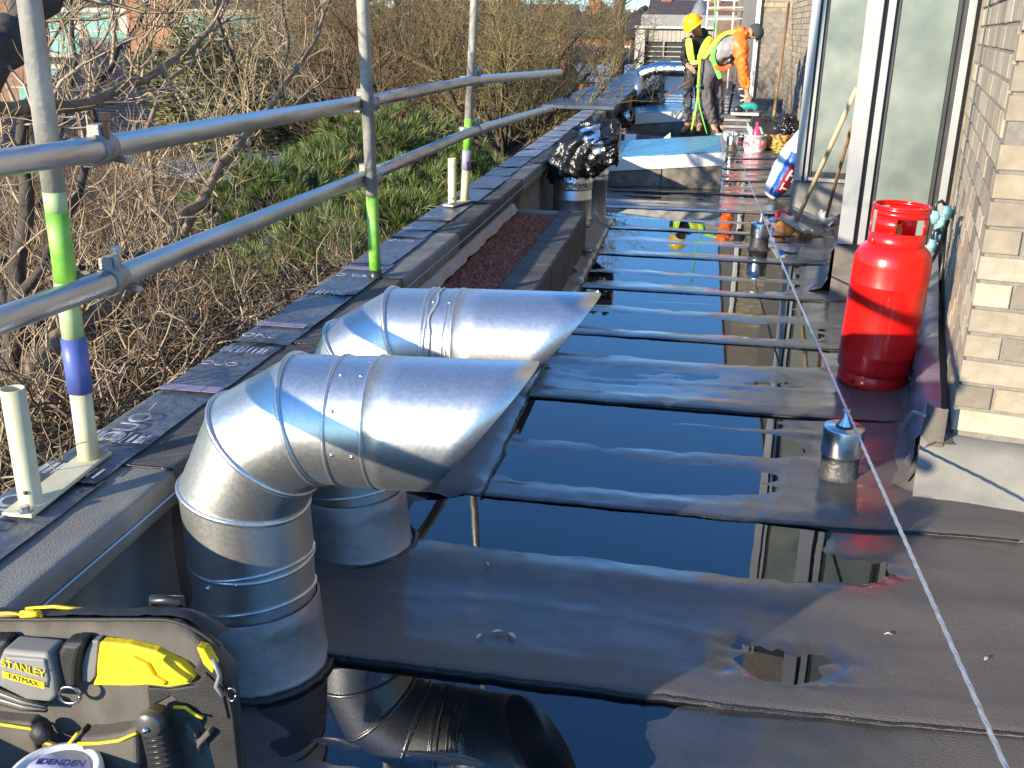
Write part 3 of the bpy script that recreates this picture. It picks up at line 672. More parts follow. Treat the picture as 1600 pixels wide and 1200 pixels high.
def coupler(x, y, z, yp, label, big=True, rz=0, rustn=False):
    """half shells round pole and rail with swing bolts"""
    t = thing('coupler', label, 'coupler', 'couplers joining rails and poles', (x, y, z), rz)
    m = MB().lathe([(.0265,-.026),(.031,-.026),(.031,.026),(.0265,.026)], n=24, M=Matrix.Translation((0,.055,0)) @ Matrix.Rotation(pi/2,4,'X')); m.obj('rail_clamp', M_rust, t)
    m = MB().lathe([(.0265,-.022),(.030,-.022),(.030,.022),(.0265,.022)], n=24, M=Matrix.Translation((yp,0,0))); m.obj('pole_clamp', M_rust, t)
    MB().box(-.022,.012,.035,.078,.022,.052).obj('hinge_lug', M_rust, t, bevel=.004)
    MB().tube([(.018,.045,.02),(.022,.045,.075)], .007, 8).obj('swing_bolt', M_orange if rustn else M_rust, t)
    MB().lathe([(.013,0),(.013,.016),(.0001,.016)], n=6, M=Matrix.Translation((.0215,.045,.062)), smooth=False).obj('nut', M_orange if rustn else M_galv_tube, t)
    MB().tube([(-.02,.08,-.02),(.02,.10,-.032),(.045,.085,-.03)], .008, 8).obj('swing_bolt', M_rust, t)
    MB().box(-.03,-.005,.02,.10,-.04,-.02).obj('lug', M_rust, t, bevel=.003)
coupler(-1.31,2.02,1.181,-.055,'rusty coupler on the upper rail at the near pole', rustn=True)
coupler(-1.31,2.00,.885,-.055,'grey coupler on the lower rail at the near green pole')
coupler(-1.333,3.93,1.155,.055,'dark coupler where the upper rails meet at the middle pole')
coupler(-1.333,3.93,.857,.055,'dark coupler where the lower rails meet at the middle pole')
coupler(-1.275,5.82,1.158,-.055,'small coupler on the upper rail at the far pole')
coupler(-1.275,5.80,.877,-.055,'small pale coupler on the lower rail at the far pole')

# ------------------------------------------------------------------ skylights
M_film_b = mat('blue_protective_film', (.04,.24,.38), (.10,.36,.50), 7, .22, .4, bump=.5, bscale=14, spec=.6, stretch=(1,3,1))
M_upst = mat('worn_upstand_felt', (.10,.09,.075), (.26,.235,.20), 8, .7, .9, bump=.5, bscale=120)
M_whitef = mat('white_metal_frame', (.70,.68,.62), (.80,.78,.72), 3, .4)
def skylight(x0, x1, y0, y1, zl, zr, label, th=.125):
    t = thing('skylight', label, 'skylight', 'skylights on the flat roof')
    def z(x): return zl+(zr-zl)*(x-x0)/(x1-x0)
    def slab(xa, xb, ya, yb, d0, d1, nm, mt, bev=.004):
        P = [(xa,ya),(xb,ya),(xb,yb),(xa,yb)]; vs = [(x,y,z(x)+d0 if d0 is not None else -.02) for x,y in P]+[(x,y,z(x)+d1) for x,y in P]
        return MB().add(vs, [(0,3,2,1),(4,5,6,7),(0,1,5,4),(1,2,6,5),(2,3,7,6),(3,0,4,7)]).obj(nm, mt, t, bevel=bev)
    slab(x0+.02, x1-.02, y0+.02, y1-.02, None, -th-.002, 'upstand', M_upst, .01)
    slab(x0, x1, y0, y1, -th, 0, 'frame', M_whitef)
    slab(x0+.012, x1-.05, y0+.012, y1-.03, .002, .010, 'glazing', M_film_b, .002)
    slab(x1-.045, x1-.01, y0+.01, y1-.03, .002, .014, 'edge_strip', M_alu, .002)
    slab(x0+(x1-x0)*.53, x0+(x1-x0)*.536, y0+.012, y0+.019, None, -th-.004, 'felt_seam', M_bitumen, 0)
skylight(-.99,.292,9.85,11.45,.240,.352,'nearer skylight with white frame and blue protective film')
skylight(-1.0,.235,15.3,16.9,.25,.36,'farther skylight with white frame behind the two workers', th=.15)
# slopes of felt at the foot of the near skylight
MB().add([(-.97,9.86,.02),(-.55,9.86,.02),(-.60,9.70,.012),(-.97,9.72,.012)], [(0,3,2,1)]).obj('felt_patch', M_felt, roof)

# ------------------------------------------------------------------ wrapped duct outlets
M_bin = mat('black_bag_plastic', (.010,.010,.012), (.018,.018,.02), 8, .14, .3, bump=.7, bscale=22, spec=.7, dist=.02)
M_foil = mat('foil_tape', (.60,.62,.63), (.72,.73,.73), 12, .2, .35, metal=1, bump=.9, bscale=26, dist=.01)
def wrapped(x, y, label, s=1.0, hz=0.0, seed=0):
    t = thing('wrapped_duct', label, 'wrapped duct', 'duct outlets wrapped in plastic', (x, y, 0))
    MB().lathe([(.165*s,0),(.158*s,.02),(.156*s,.15*s),(.159*s,.155*s),(.159*s,.165*s),(.154*s,.17*s),(.154*s,.33*s)], n=40).obj('base_pipe', M_galv, t)
    MB().lathe([(.160*s,.235*s),(.163*s,.25*s),(.157*s,.27*s),(.164*s,.285*s),(.160*s,.31*s),(.150*s,.34*s)], n=40).obj('foil_wrap', M_foil, t)
    axis = [(Vector((0,0,.28)),.150),(Vector((-.005,0,.36)),.172),(Vector((.02,0,.45)),.185),(Vector((.08,0,.535)),.185),(Vector((.17,0,.585)),.175),(Vector((.27,.0,.60)),.170),(Vector((.34,0,.60)),.165),(Vector((.36,0,.60)),.13),(Vector((.365,0,.60)),.01)]
    def surf(u, v, g=0, fine=1):
        f = v*(len(axis)-1); i = min(int(f), len(axis)-2); ff = f-i
        c = axis[i][0].lerp(axis[i+1][0], ff); rr = axis[i][1]*(1-ff)+axis[i+1][1]*ff
        tt = (axis[min(i+1,len(axis)-1)][0]-axis[i][0]).normalized(); sd = Vector((0,1,0)); upv = sd.cross(tt).normalized()
        a_ = 2*pi*u; k1 = abs(nz(math.cos(a_)*2.3+seed, math.sin(a_)*2.3+v*5, v*3))*.10; k2 = abs(nz(math.cos(a_)*7, math.sin(a_)*7+v*8, v*14+seed))*.05
        rr = rr*(1+g)+(k1+k2-.035)*fine
        return (c+(sd*math.cos(a_)+upv*math.sin(a_))*rr)*s
    blobmesh(lambda u, v: surf(u, v), 72, 54, 'black_bag', M_bin, t)
    vs = []; 
    for q in range(61):
        for p in range(5): vs.append(surf(q/60, .46+.13*p/4+.02*math.sin(q*.3), .03, .55))
    MB().add(vs, [(q*5+p, q*5+p+1, (q+1)*5+p+1, (q+1)*5+p) for q in range(60) for p in range(4)], True).obj('foil_band', M_foil, t)
    MB().add([Vector((.06,-.02,.70))*s,Vector((.10,.05,.79))*s,Vector((.14,-.03,.80))*s,Vector((.17,.04,.70))*s,Vector((.12,.0,.66))*s], [(0,1,4),(1,2,4),(2,3,4)]).obj('bag_knot', M_bin, t)
wrapped(-.945,8.0,'duct outlet wrapped in black bin bags with a foil band, left of the near skylight')
t = wrapped(-1.02,13.9,'duct outlet in crumpled black plastic beside the coping boards', .55, seed=5)
pp = thing('short_pipe', 'short galvanised pipe stub just behind the wrapped duct', 'pipe', None, (-.80,8.35,0))
MB().lathe([(.10,0),(.10,.30),(.104,.30),(.104,.32),(.095,.32),(.095,.1)], n=32).obj('tube', M_galv, pp)
MB().lathe([(.102,.26),(.108,.28),(.103,.30),(.109,.33),(.08,.36)], n=24).obj('foil_wrap', M_foil, pp)
def crumple(cx, cy, cz, rx, ry, rz_, name, m, seed, amp=.35, n=26):
    def f(u, v):
        a_ = 2*pi*u; b_ = pi*v; d = Vector((math.sin(b_)*math.cos(a_), math.sin(b_)*math.sin(a_), math.cos(b_)))
        k = 1+amp*(abs(nz(d.x*2+seed, d.y*2, d.z*2))*1.6-.4)+amp*.5*nz(d.x*6, d.y*6+seed, d.z*6)
        return Vector((cx+d.x*rx*k, cy+d.y*ry*k, max(.0, cz+d.z*rz_*k)))
    return blobmesh(f, n*2, n, name, m, None)
tag(crumple(-.80,16.95,.30,.18,.25,.24,'plastic_bundle',M_bin,3), 'heap of black plastic sheeting behind the far skylight', 'plastic sheet')
tag(crumple(-.72,16.85,.60,.15,.2,.14,'plastic_bundle',mat('grey_plastic',(.08,.08,.09),(.2,.2,.21),8,.3,.5,bump=.6),9), 'grey crumpled plastic on top of the black heap', 'plastic sheet')
fx = thing('flexible_duct', 'silver foil flexible duct lying across the far end of the roof', 'duct', None, (0,0,0))
pts = []; rr = []
for q in range(61):
    u = q/60; x = -.98+.85*u; z = .72+.10*math.sin(min(1, u*2.2)*pi/2); pts.append((x, 17.6-.2*u, z)); rr.append(.115+(.006 if q % 2 else -.004))
MB().tube(pts, rr, 20).obj('foil_hose', M_foil, fx)
MB().tube([(-.98,17.6,.72),(-1.02,17.5,.5),(-1.0,17.4,.1)], .09, 16).obj('riser', M_galv, fx)
t = thing('concrete_slab', 'grey slab leaning on a block behind the far skylight', 'slab', None, (-.62,16.97,0))
MB().box(-.10,.0,-.02,.04,.0,.52, Matrix.Rotation(.25,4,'Y')).obj('slab', mat('grey_concrete', (.22,.22,.21), (.34,.34,.32), 20, .9), t, bevel=.005)
t = thing('foam_block', 'pale grey block at the left end of the far skylight', 'block', None, (-.80,16.98,0))
MB().box(-.16,.12,-.04,.1,.0,.42).obj('block', bpy.data.materials['grey_concrete'], t, bevel=.01)
t = thing('offcut_sheet', 'white triangular offcut behind the near skylight', 'offcut', None, (-.52,12.9,0))
MB().prism([(0,0),(.22,0),(.20,.18)], -.006, .006, Matrix.Translation((0,0,.05)) @ Matrix.Rotation(pi/2,4,'X')).obj('sheet', M_whitef, t)
MB().box(-.02,.24,-.03,.03,0,.052).obj('batten', M_wood2, t)
t = thing('felt_roll', 'short grey roll of felt lying between the two skylights', 'felt roll', None, (-.74,12.6,.11))
m = MB().lathe([(.03,-.18),(.11,-.18),(.112,0),(.11,.18),(.03,.18),(.03,-.18)], n=32, M=Matrix.Rotation(pi/2,4,'Y')); m.obj('roll', M_felt_dry, t)
MB().lathe([(.114,-.12),(.114,.02)], n=32, M=Matrix.Rotation(pi/2,4,'Y')).obj('wrapper', M_whitef, t)

# ------------------------------------------------------------------ tool bag
M_canv = mat('grey_canvas', (.070,.062,.052), (.115,.102,.085), 14, .85, bump=.5, bscale=420, dist=.002)
M_bblk = mat('black_canvas', (.012,.012,.012), (.028,.027,.026), 14, .6, bump=.5, bscale=300, dist=.002)
M_yel = mat('yellow_canvas', (.75,.52,.01), (.85,.62,.02), 9, .5, bump=.3, bscale=40)
M_grip = mat('grey_rubber', (.17,.165,.155), (.25,.24,.225), 9, .4)
bag = thing('tool_bag', 'open-topped grey and yellow tool bag with name plate, by the foot of the near duct', 'tool bag', None, (0,0,0))
def B(px, py, dy=0.0):
    return Vector((-.996+.00107*px, 1.15+dy, .586-.00115*(py-965)+.00014*px))
# body: cross-section in depth and height, swept along the bag's length
vs = []; nu = 40; prof = [(0.02,-.30),(-.005,-.28),(-.012,-.15),(-.008,-.06),(.0,-.015),(.010,.0),(.022,.002),(.036,-.003),(.052,-.014),(.068,-.030),(.082,-.055),(.10,-.10),(.11,-.2),(.11,-.30)]
xs = [-70+430*q/nu for q in range(nu+1)]
for x in xs:
    top = 12*sstep(150,0,x)+0; drop = 95*max(0,(x-255)/105)**2.2; sh = .035*max(0,(x-300)/60)**2
    for (d, h) in prof:
        hh = h if h < -.1 else h-.00115*drop*(1 if h > -.1 else 0)
        p = B(x, 978); dd = d*(1-.0)+(sh if d < .1 else -sh)
        z = max(.015, p.z+hh*(1 if h > -.1 else 1.85)); vs.append((p.x-(.55*max(0,dd)*sstep(150,360,x))+.004*nz(x*.05,d*9,h*9), p.y+dd+.006*nz(x*.03,h*12), z+.003*nz(x*.06,d*14)))
K = len(prof); fs = [(q*K+p+1, q*K+p, (q+1)*K+p, (q+1)*K+p+1) for q in range(nu) for p in range(K-1)]
fs = [tuple(reversed(f)) for f in fs]
fs += [tuple(range(K)), tuple(reversed([nu*K+p for p in range(K)]))]
bo = MB().add(vs, fs, True).obj('body', M_canv, bag)
def panel(pts, th, name, m, lift=.012, bev=.002, n=1):
    """a padded panel on the front face; pts are design units along the bag front"""
    k = len(pts); F_ = [B(x, y, -lift-th) for x, y in pts]; Bk = [B(x, y, -lift+.012) for x, y in pts]
    o = MB().add(F_+Bk, [tuple(reversed(range(k)))[::-1], tuple(range(k, 2*k))[::-1]]+[(i+k, (i+1)%k+k, (i+1)%k, i) for i in range(k)]).obj(name, m, bag)
    b = o.modifiers.new('b','BEVEL'); b.width = bev; b.segments = 3; b.limit_method = 'ANGLE'; return o
panel([(165,992),(210,996),(250,1006),(285,1026),(305,1046),(292,1056),(262,1061),(232,1058),(200,1060),(143,1060),(152,1045),(157,1020)], .006, 'yellow_panel', M_yel, bev=.004)
panel([(262,1012),(282,1030),(300,1044),(288,1050),(270,1046),(258,1034)], .012, 'yellow_flap', M_yel, lift=.016, bev=.003)
panel([(215,1010),(238,1022),(246,1040),(262,1050),(258,1056),(236,1052),(222,1040)], .006, 'yellow_fold', M_yel, lift=.018, bev=.003)
panel([(153,990),(164,990),(157,1020),(150,1045),(141,1055),(128,1052),(131,1030),(140,1008)], .004, 'reflective_edge', M_grip, lift=.014)
panel([(118,985),(150,985),(140,1005),(132,1030),(128,1056),(112,1058),(106,1030),(108,1000)], .022, 'handle_strap', M_bblk, lift=.012, bev=.008)
panel([(-30,985),(28,985),(18,1010),(8,1040),(-30,1045)], .018, 'handle_strap', M_bblk, lift=.012, bev=.008)
# name plate, a tilted padded block
panel([(32,988),(102,994),(106,1030),(104,1058),(92,1070),(55,1067),(14,1046),(8,1036),(20,1008)], .030, 'name_plate', M_grip, lift=.016, bev=.008)
panel([(38,996),(98,1000),(99,1030),(95,1042),(24,1036),(28,1014)], .034, 'plate_face', mat('plate_rubber',(.20,.195,.19),(.24,.235,.23),9,.4), lift=.016, bev=.003)
def Bm(px, py, dy, tilt=-3): return Matrix.Translation(B(px, py, dy)) @ Matrix.Rotation(rad(-3), 4, 'Y').inverted() @ Matrix.Rotation(pi/2, 4, 'X')
def Bm2(px, py, dy): return Matrix.Translation(B(px, py, dy)) @ Matrix.Rotation(rad(9), 4, 'Y') @ Matrix.Rotation(pi/2, 4, 'X')
o = text('plate_word', 'STANLEY', .0175, Bm2(64,1013,-.0515) @ Matrix.Diagonal((1,1.05,1,1)), M_yel, bag, .001)
MB().box(-.034,.034,-.0065,.0055,0,.001, Bm2(61,1030,-.0508)).obj('plate_bar', M_yel, bag)
text('plate_word', 'FATMAX', .0125, Bm2(61,1030.5,-.0522), M_bblk, bag, .0004)
# pockets with yellow piping
panel([(-60,1108),(46,1112),(48,1118),(48,1230),(-60,1230)], .022, 'front_pocket', M_canv, bev=.006)
panel([(50,1128),(60,1138),(92,1152),(122,1124),(124,1230),(50,1230)], .016, 'front_pocket', M_canv, bev=.006)
panel([(126,1128),(160,1125),(200,1118),(222,1108),(216,1170),(208,1190),(190,1200),(130,1200)], .032, 'front_pocket', M_canv, bev=.008)
def piping(pts, lift, r=.0028): MB().tube([B(x, y, -lift) for x, y in pts], r, 6).obj('yellow_piping', M_yel, bag)
piping([(-60,1110),(0,1113),(46,1118),(52,1130),(60,1139),(92,1150),(106,1140),(122,1123)], .036)
piping([(126,1134),(160,1132),(192,1127),(222,1114)], .046)
piping([(268,1090),(286,1090),(298,1100),(311,1106)], .020)
# webbing roll, D ring, buckle
for q in range(5):
    MB().tube([B(-60,1052+q*5,-.030-.003*(q%2)), B(0,1056+q*5.4,-.034), B(40,1070+q*4,-.036), B(76,1080+q*2.2,-.034)], .0042, 6).obj('webbing', M_grip if q % 2 else M_bblk, bag)
MB().tube([B(118+17*math.cos(a_), 1063+13*math.sin(a_), -.036) for a_ in [2*pi*k/20 for k in range(21)]], .0032, 8).obj('ring', mat('gunmetal',(.3,.29,.27),(.4,.39,.36),9,.3,metal=1), bag)
MB().lathe([(.0001,.0),(.014,.0),(.017,.01),(.014,.02),(.0001,.022)], n=20, M=Matrix.Translation(B(66,1122,-.03)) @ Matrix.Rotation(pi/2,4,'X')).obj('dark_knob', M_bblk, bag)
# top: dark zip mouth, yellow pulls, edge piping
vs = []
for q in range(31):
    x = -60+390*q/30; dr = 70*max(0,(x-255)/105)**2
    for (d, h) in ((.008,.008),(.018,.011),(.030,.008),(.044,-.002),(.058,-.016)): vs.append(B(x, 972+dr, d)+Vector((0,0,h*.9+.004*nz(x*.05,d*20))))
MB().add(vs, [(q*5+p+1, q*5+p, (q+1)*5+p, (q+1)*5+p+1)[::-1] for q in range(30) for p in range(4)], True).obj('zip_mouth', M_bblk, bag)
for (x0,x1,d) in ((-40,66,.008),(28,120,.045)):
    MB().tube([B(x0,975,d*.5)+Vector((0,0,.013)), B((x0+x1)/2,974,d*.5)+Vector((0,0,.016)), B(x1,976,d*.5)+Vector((0,0,.013))], .0030, 6).obj('yellow_edge', M_yel, bag)
MB().tube([B(33,972,.004)+Vector((0,0,.012)), B(62,972,.004)+Vector((0,0,.013))], .0058, 8).obj('zip_pull', M_yel, bag)
MB().tube([B(-20,972,.006)+Vector((0,0,.010)), B(30,972,.006)+Vector((0,0,.011))], .0052, 8).obj('zip_pull', M_wood2, bag)
MB().tube([B(x, 978+60*max(0,(x-250)/105)**2, .0)+Vector((0,0,.012)) for x in range(-60,345,12)], .0030, 6).obj('black_piping', M_bblk, bag)
MB().tube([B(215,985,.05), B(215,975,.05)+Vector((0,0,.012)), B(258,977,.05)+Vector((0,0,.012)), B(258,990,.05)], .0085, 8).obj('carry_handle', M_black, bag)
panel([(293,1048),(318,1012),(330,1022),(346,1060),(352,1110),(352,1230),(322,1230),(300,1120)], .004, 'end_panel', M_bblk, lift=.006, bev=.003)
panel([(226,1064),(262,1066),(300,1060),(318,1040),(340,1064),(346,1112),(322,1106),(284,1100),(262,1076),(236,1090),(226,1106)], .004, 'leather_and_shade', M_bblk, lift=.010, bev=.002)  # black leather, with the shading of this end painted in as black
panel([(310,1000),(322,1004),(334,1030),(330,1040),(318,1026)], .006, 'yellow_panel', M_yel, lift=.010)
MB().tube([B(332,1018,-.014), B(342,1040,-.018), B(336,1056,-.02), B(344,1072,-.018)], .004, 6).obj('strap_loop', M_grip, bag)
MB().tube([B(352+7*math.cos(a_), 1075+10*math.sin(a_), -.01) for a_ in [2*pi*k/14 for k in range(15)]], .0018, 6).obj('ring', bpy.data.materials['gunmetal'], bag)
panel([(284,1112),(298,1128),(300,1140),(318,1124),(322,1130),(302,1150),(300,1170),(296,1150),(282,1132)], .010, 'torn_strap', M_canv, lift=.014, bev=.003)
kn = thing('hand_tool', 'black folding tool with ribbed grip hanging in the front of the tool bag', 'hand tool', None, (0,0,0))
def panelk(*a_, **k_):
    o = panel(*a_, **k_); o.parent = kn; return o
panelk([(236,1082),(252,1076),(266,1080),(272,1094),(270,1104),(276,1150),(284,1230),(236,1230),(238,1150),(234,1100)], .020, 'grip', M_black, lift=.040, bev=.006)
for q in range(13):
    MB().tube([B(241+q*.5,1108+q*9,-.0605), B(268+q*.8,1104+q*9,-.0605)], .0022, 5).obj('rib', M_black, kn)
MB().lathe([(.0001,.004),(.019,.004),(.021,0),(.021,-.01)], n=24, M=Matrix.Translation(B(252,1090,-.062)) @ Matrix.Rotation(pi/2,4,'X')).obj('pivot_cover', mat('dark_grey_plastic',(.05,.05,.05),(.08,.08,.08),9,.4), kn)
MB().lathe([(.0001,.005),(.004,.004),(.0048,0)], n=14, M=Matrix.Translation(B(249,1094,-.067)) @ Matrix.Rotation(pi/2,4,'X')).obj('rivet', M_steel, kn)
# tub of sealant in front of the bag
tb = thing('sealant_tub', 'white tub with lilac label on its lid in front of the tool bag', 'tub', None, (-.868,1.052,0))
M_tub = mat('white_tub', (.66,.66,.66), (.74,.74,.74), 8, .4)
MB().lathe([(.052,.0),(.055,.01),(.063,.36),(.063,.37)], n=48).obj('side', mat('grey_tub_side',(.38,.37,.36),(.48,.47,.45),8,.45), tb)
MB().lathe([(.0625,.355),(.0675,.357),(.0685,.375),(.068,.394),(.0665,.399),(.058,.400),(.0555,.3955),(.0001,.3955)], n=56).obj('lid', M_tub, tb)
MB().lathe([(.0001,.3965),(.050,.3965),(.050,.3958)], n=56).obj('lid_label', mat('lilac_label',(.42,.43,.62),(.62,.63,.74),10,.35), tb)
text('lid_word', 'IDENDEN', .0175, Matrix.Translation((-.004,.022,.3972)) @ Matrix.Rotation(rad(8),4,'Z'), mat('navy_print',(.02,.03,.20),rough=.4), tb)
# bit of loose wire by the duct foot
tag(MB().tube([(-.99,1.66,.20),(-1.01,1.68,.235),(-.98,1.68,.255),(-.95,1.68,.23),(-.955,1.70,.20)], .0022, 6).obj('wire_loop', M_steel), 'small loop of bare wire between tool bag and near duct', 'wire')
# leaf litter on the wet roof
LF = mat('pale_leaf', (.5,.47,.36), (.68,.62,.5), 20, .7)
LL = ['left of the three pale petals mid roof','lowest of the three pale petals mid roof','curled stalked petal right of the two flat ones','tiny pale fleck near the foot of the safety cable','pale fleck on the dry felt right of the cable','pale fleck by the base of the second duct']
for i, (x, y, s, az) in enumerate([(-.40,2.10,.016,.3),(-.44,2.07,.014,1.2),(-.36,2.09,.018,-.8),(.57,2.28,.010,0),(.78,2.20,.012,1),(-.49,2.42,.012,2)]):
    vs = []; 
    for q in range(7):
        u = q/6; wv = .35*math.sin(pi*u)
        for sg in (-1,0,1): vs.append(Matrix.Rotation(az,3,'Z') @ Vector(((u-.5)*2*s, sg*wv*s, .004*math.sin(u*3)+abs(sg)*.003)))
    o = MB().add([v+Vector((x,y,max(roof_h(x,y),0)+.003)) for v in vs], [(q*3+p, q*3+p+1, (q+1)*3+p+1, (q+1)*3+p) for q in range(6) for p in range(2)], True).obj('fallen_leaf', LF)
    tag(o, LL[i], 'leaf', 'bits of leaf litter on the wet felt')

# ------------------------------------------------------------------ people
def skin(name, V, E, rads, m, parent, root=0, sub=2, smooth=True):
    me = bpy.data.meshes.new(name); me.from_pydata([tuple(v) for v in V], E, []); me.materials.append(m)
    o = bpy.data.objects.new(name, me); C.objects.link(o); o.parent = parent
    sk_ = o.modifiers.new('skin','SKIN'); sk_.use_smooth_shade = True
    if not me.skin_vertices: me.skin_vertices.new()
    for i, r in enumerate(rads):
        me.skin_vertices[0].data[i].radius = (r, r) if not hasattr(r, '__len__') else r; me.skin_vertices[0].data[i].use_root = (i == root)
    s_ = o.modifiers.new('sub','SUBSURF'); s_.levels = sub+(name != 'body'); s_.render_levels = sub+(name != 'body')
    if name in ('trousers','jacket','orange_sleeve','orange_hood'):
        if 'folds' not in bpy.data.textures:
            tx = bpy.data.textures.new('folds','CLOUDS'); tx.noise_scale = .09; tx.noise_depth = 2; tx.noise_type = 'HARD_NOISE'
        dm = o.modifiers.new('folds','DISPLACE'); dm.texture = bpy.data.textures['folds']; dm.strength = .055; dm.mid_level = .5; dm.texture_coords = 'LOCAL'
    return o
M_skin = mat('skin', (.38,.20,.13), (.46,.26,.18), 20, .55)
M_grey = mat('grey_workwear', (.07,.068,.075), (.14,.135,.14), 12, .85, bump=.5, bscale=50)
M_greyl = mat('grey_jacket', (.20,.20,.21), (.34,.33,.34), 9, .8, bump=.5, bscale=30)
M_blackj = mat('black_jacket', (.012,.012,.014), (.03,.03,.032), 10, .7, bump=.4, bscale=40)
M_hiv = mat('hi_vis_yellow', (.42,.85,.05), (.60,.90,.08), 8, .6, bump=.3, bscale=40)
M_hvo = mat('hi_vis_orange', (.85,.13,.01), (.95,.20,.02), 8, .6, bump=.4, bscale=30)
M_strapg = mat('green_webbing', (.12,.62,.10), (.2,.7,.15), 9, .6)
M_helm = mat('yellow_helmet', (.72,.42,.01), (.80,.50,.02), 9, .3)
M_beanie = mat('dark_beanie', (.03,.04,.045), (.06,.07,.075), 40, .9, bump=.5, bscale=90)
M_boot = mat('work_boot', (.04,.03,.022), (.09,.06,.04), 30, .7)
def Wp(px, py, dy=0.0):
    return Vector((-.0105+(px-1100+(py-46)*.072)*.00925, 14.9+dy, 1.447-(py-46)*.00865))
def hand(dirv, spread, cen, V, E, Rd, wrist_i, flip=1):
    """palm, four unequal bent fingers and a thumb, rooted in the palm"""
    d = dirv.normalized(); s_ = spread.normalized(); k0 = len(V)
    V.append(cen); E.append((wrist_i, k0)); Rd.append((.040,.022))
    for j, L in enumerate((.070,.082,.076,.060)):
        b = cen + s_*((j-1.5)*.021) + d*.03; k = len(V)
        V += [b, b+d*L*.5+s_*0, b+d*L*.85+Vector((0,-.018,-.01))]; E += [(k0,k),(k,k+1),(k+1,k+2)]; Rd += [.0105,.0095,.0085]
    k = len(V); b = cen + s_*.036*flip; V += [b+d*.012, b+d*.04+s_*.02*flip]; E += [(k0,k),(k,k+1)]; Rd += [.012,.010]
def person(label, J, clothes):
    root = thing('person', label, 'person', None, (0,0,0))
    V = [J['pelvis'], J['waist'], J['chest'], J['neck'], J['head0'], J['head1'], J['head2']]
    E = [(0,1),(1,2),(2,3),(3,4),(4,5),(5,6)]; Rd = [(.14,.11),(.13,.105),(.155,.11),.058,.075,.100,.080]
    for sd in ('a','b'):
        k = len(V); V += [J['sh'+sd], J['el'+sd], J['wr'+sd]]; E += [(2,k),(k,k+1),(k+1,k+2)]; Rd += [.062,.045,.030]
        hand(J['hd'+sd], J['hs'+sd], J['wr'+sd]+J['hd'+sd].normalized()*.045, V, E, Rd, k+2)
        k = len(V); V += [J['hip'+sd], J['kn'+sd], J['an'+sd], J['to'+sd]]; E += [(0,k),(k,k+1),(k+1,k+2),(k+2,k+3)]; Rd += [.088,.060,.045,.040]
    k = len(V); f = J['face'].normalized(); V += [J['head1']+f*.100, J['head1']+f*.118-Vector((0,0,.012))]; E += [(5,k),(k,k+1)]; Rd += [.020,.013]  # nose
    skin('body', V, E, Rd, M_skin, root)
    hc = J['head1']; rt = f.cross(Vector((0,0,1))).normalized()
    for sg in (-1, 1):
        MB().lathe([(.0001,.010),(.008,.006),(.010,0),(.006,-.006)], c=hc+f*.088+rt*sg*.033+Vector((0,0,.012)), n=10).obj('eye', M_black, root)
        MB().lathe([(.0001,.028),(.014,.02),(.017,0),(.012,-.022),(.0001,-.028)], c=hc+rt*sg*.098, n=10).obj('ear', M_skin, root)
    MB().box(-.024,.024,-.004,.004,-.004,.004, Matrix.Translation(hc+f*.095-Vector((0,0,.045))) @ rt.to_track_quat('X','Z').to_matrix().to_4x4()).obj('mouth', mat('lip',(.25,.08,.06),rough=.5), root)
    return root
# worker in the helmet, upright, looking down to the left
JA = dict(pelvis=Wp(1086,108,.15), waist=Wp(1088,92,.13), chest=Wp(1091,68,.12), neck=Wp(1093,55,.08), head0=Wp(1090,47,.0), head1=Wp(1086,40,-.05), head2=Wp(1085,33,-.04),
  sha=Wp(1075,64,.02), ela=Wp(1071,88,.0), wra=Wp(1078,103,-.14), hda=Vector((.6,-.5,-.3)), hsa=Vector((0,.3,1)),
  shb=Wp(1107,62,.18), elb=Wp(1110,86,.2), wrb=Wp(1096,100,.0), hdb=Vector((-.9,-.3,-.1)), hsb=Vector((0,.3,1)),
  hipa=Wp(1079,110,.12), kna=Wp(1077,152,.06), ana=Wp(1076,198,.10), toa=Wp(1067,207,-.08),
  hipb=Wp(1095,110,.18), knb=Wp(1095,154,.15), anb=Wp(1095,199,.20), tob=Wp(1092,206,.02), face=Vector((-.45,-.75,-.45)))
pa = person('worker in yellow helmet, black jacket and hi-vis vest looking down at his hands', JA, None)
J = JA
skin('trousers', [J['pelvis'],J['waist'],J['hipa'],J['kna'],J['ana']+Vector((0,0,.03)),J['hipb'],J['knb'],J['anb']+Vector((0,0,.03))], [(0,1),(0,2),(2,3),(3,4),(0,5),(5,6),(6,7)], [(.165,.13),(.15,.12),.105,.082,.072,.105,.082,.072], M_grey, pa)
skin('jacket', [J['pelvis'],J['waist'],J['chest'],J['neck'],J['sha'],J['ela'],J['wra']+Vector((-.02,.02,.02)),J['shb'],J['elb'],J['wrb']], [(0,1),(1,2),(2,3),(2,4),(4,5),(5,6),(2,7),(7,8),(8,9)], [(.16,.13),(.165,.13),(.19,.14),.085,.085,.066,.048,.085,.066,.048], M_blackj, pa)
skin('hood', [J['neck']+Vector((.02,.05,-.02)), J['neck']+Vector((.10,.08,.03)), J['neck']+Vector((.02,.10,.10))], [(0,1),(1,2)], [.09,.08,.05], M_blackj, pa)
skin('boot', [J['ana']+Vector((0,0,.02)),J['ana']-Vector((0,0,.05)),J['toa']], [(0,1),(1,2)], [.055,.055,.048], M_boot, pa)
skin('boot', [J['anb']+Vector((0,0,.02)),J['anb']-Vector((0,0,.05)),J['tob']], [(0,1),(1,2)], [.055,.055,.048], M_boot, pa)
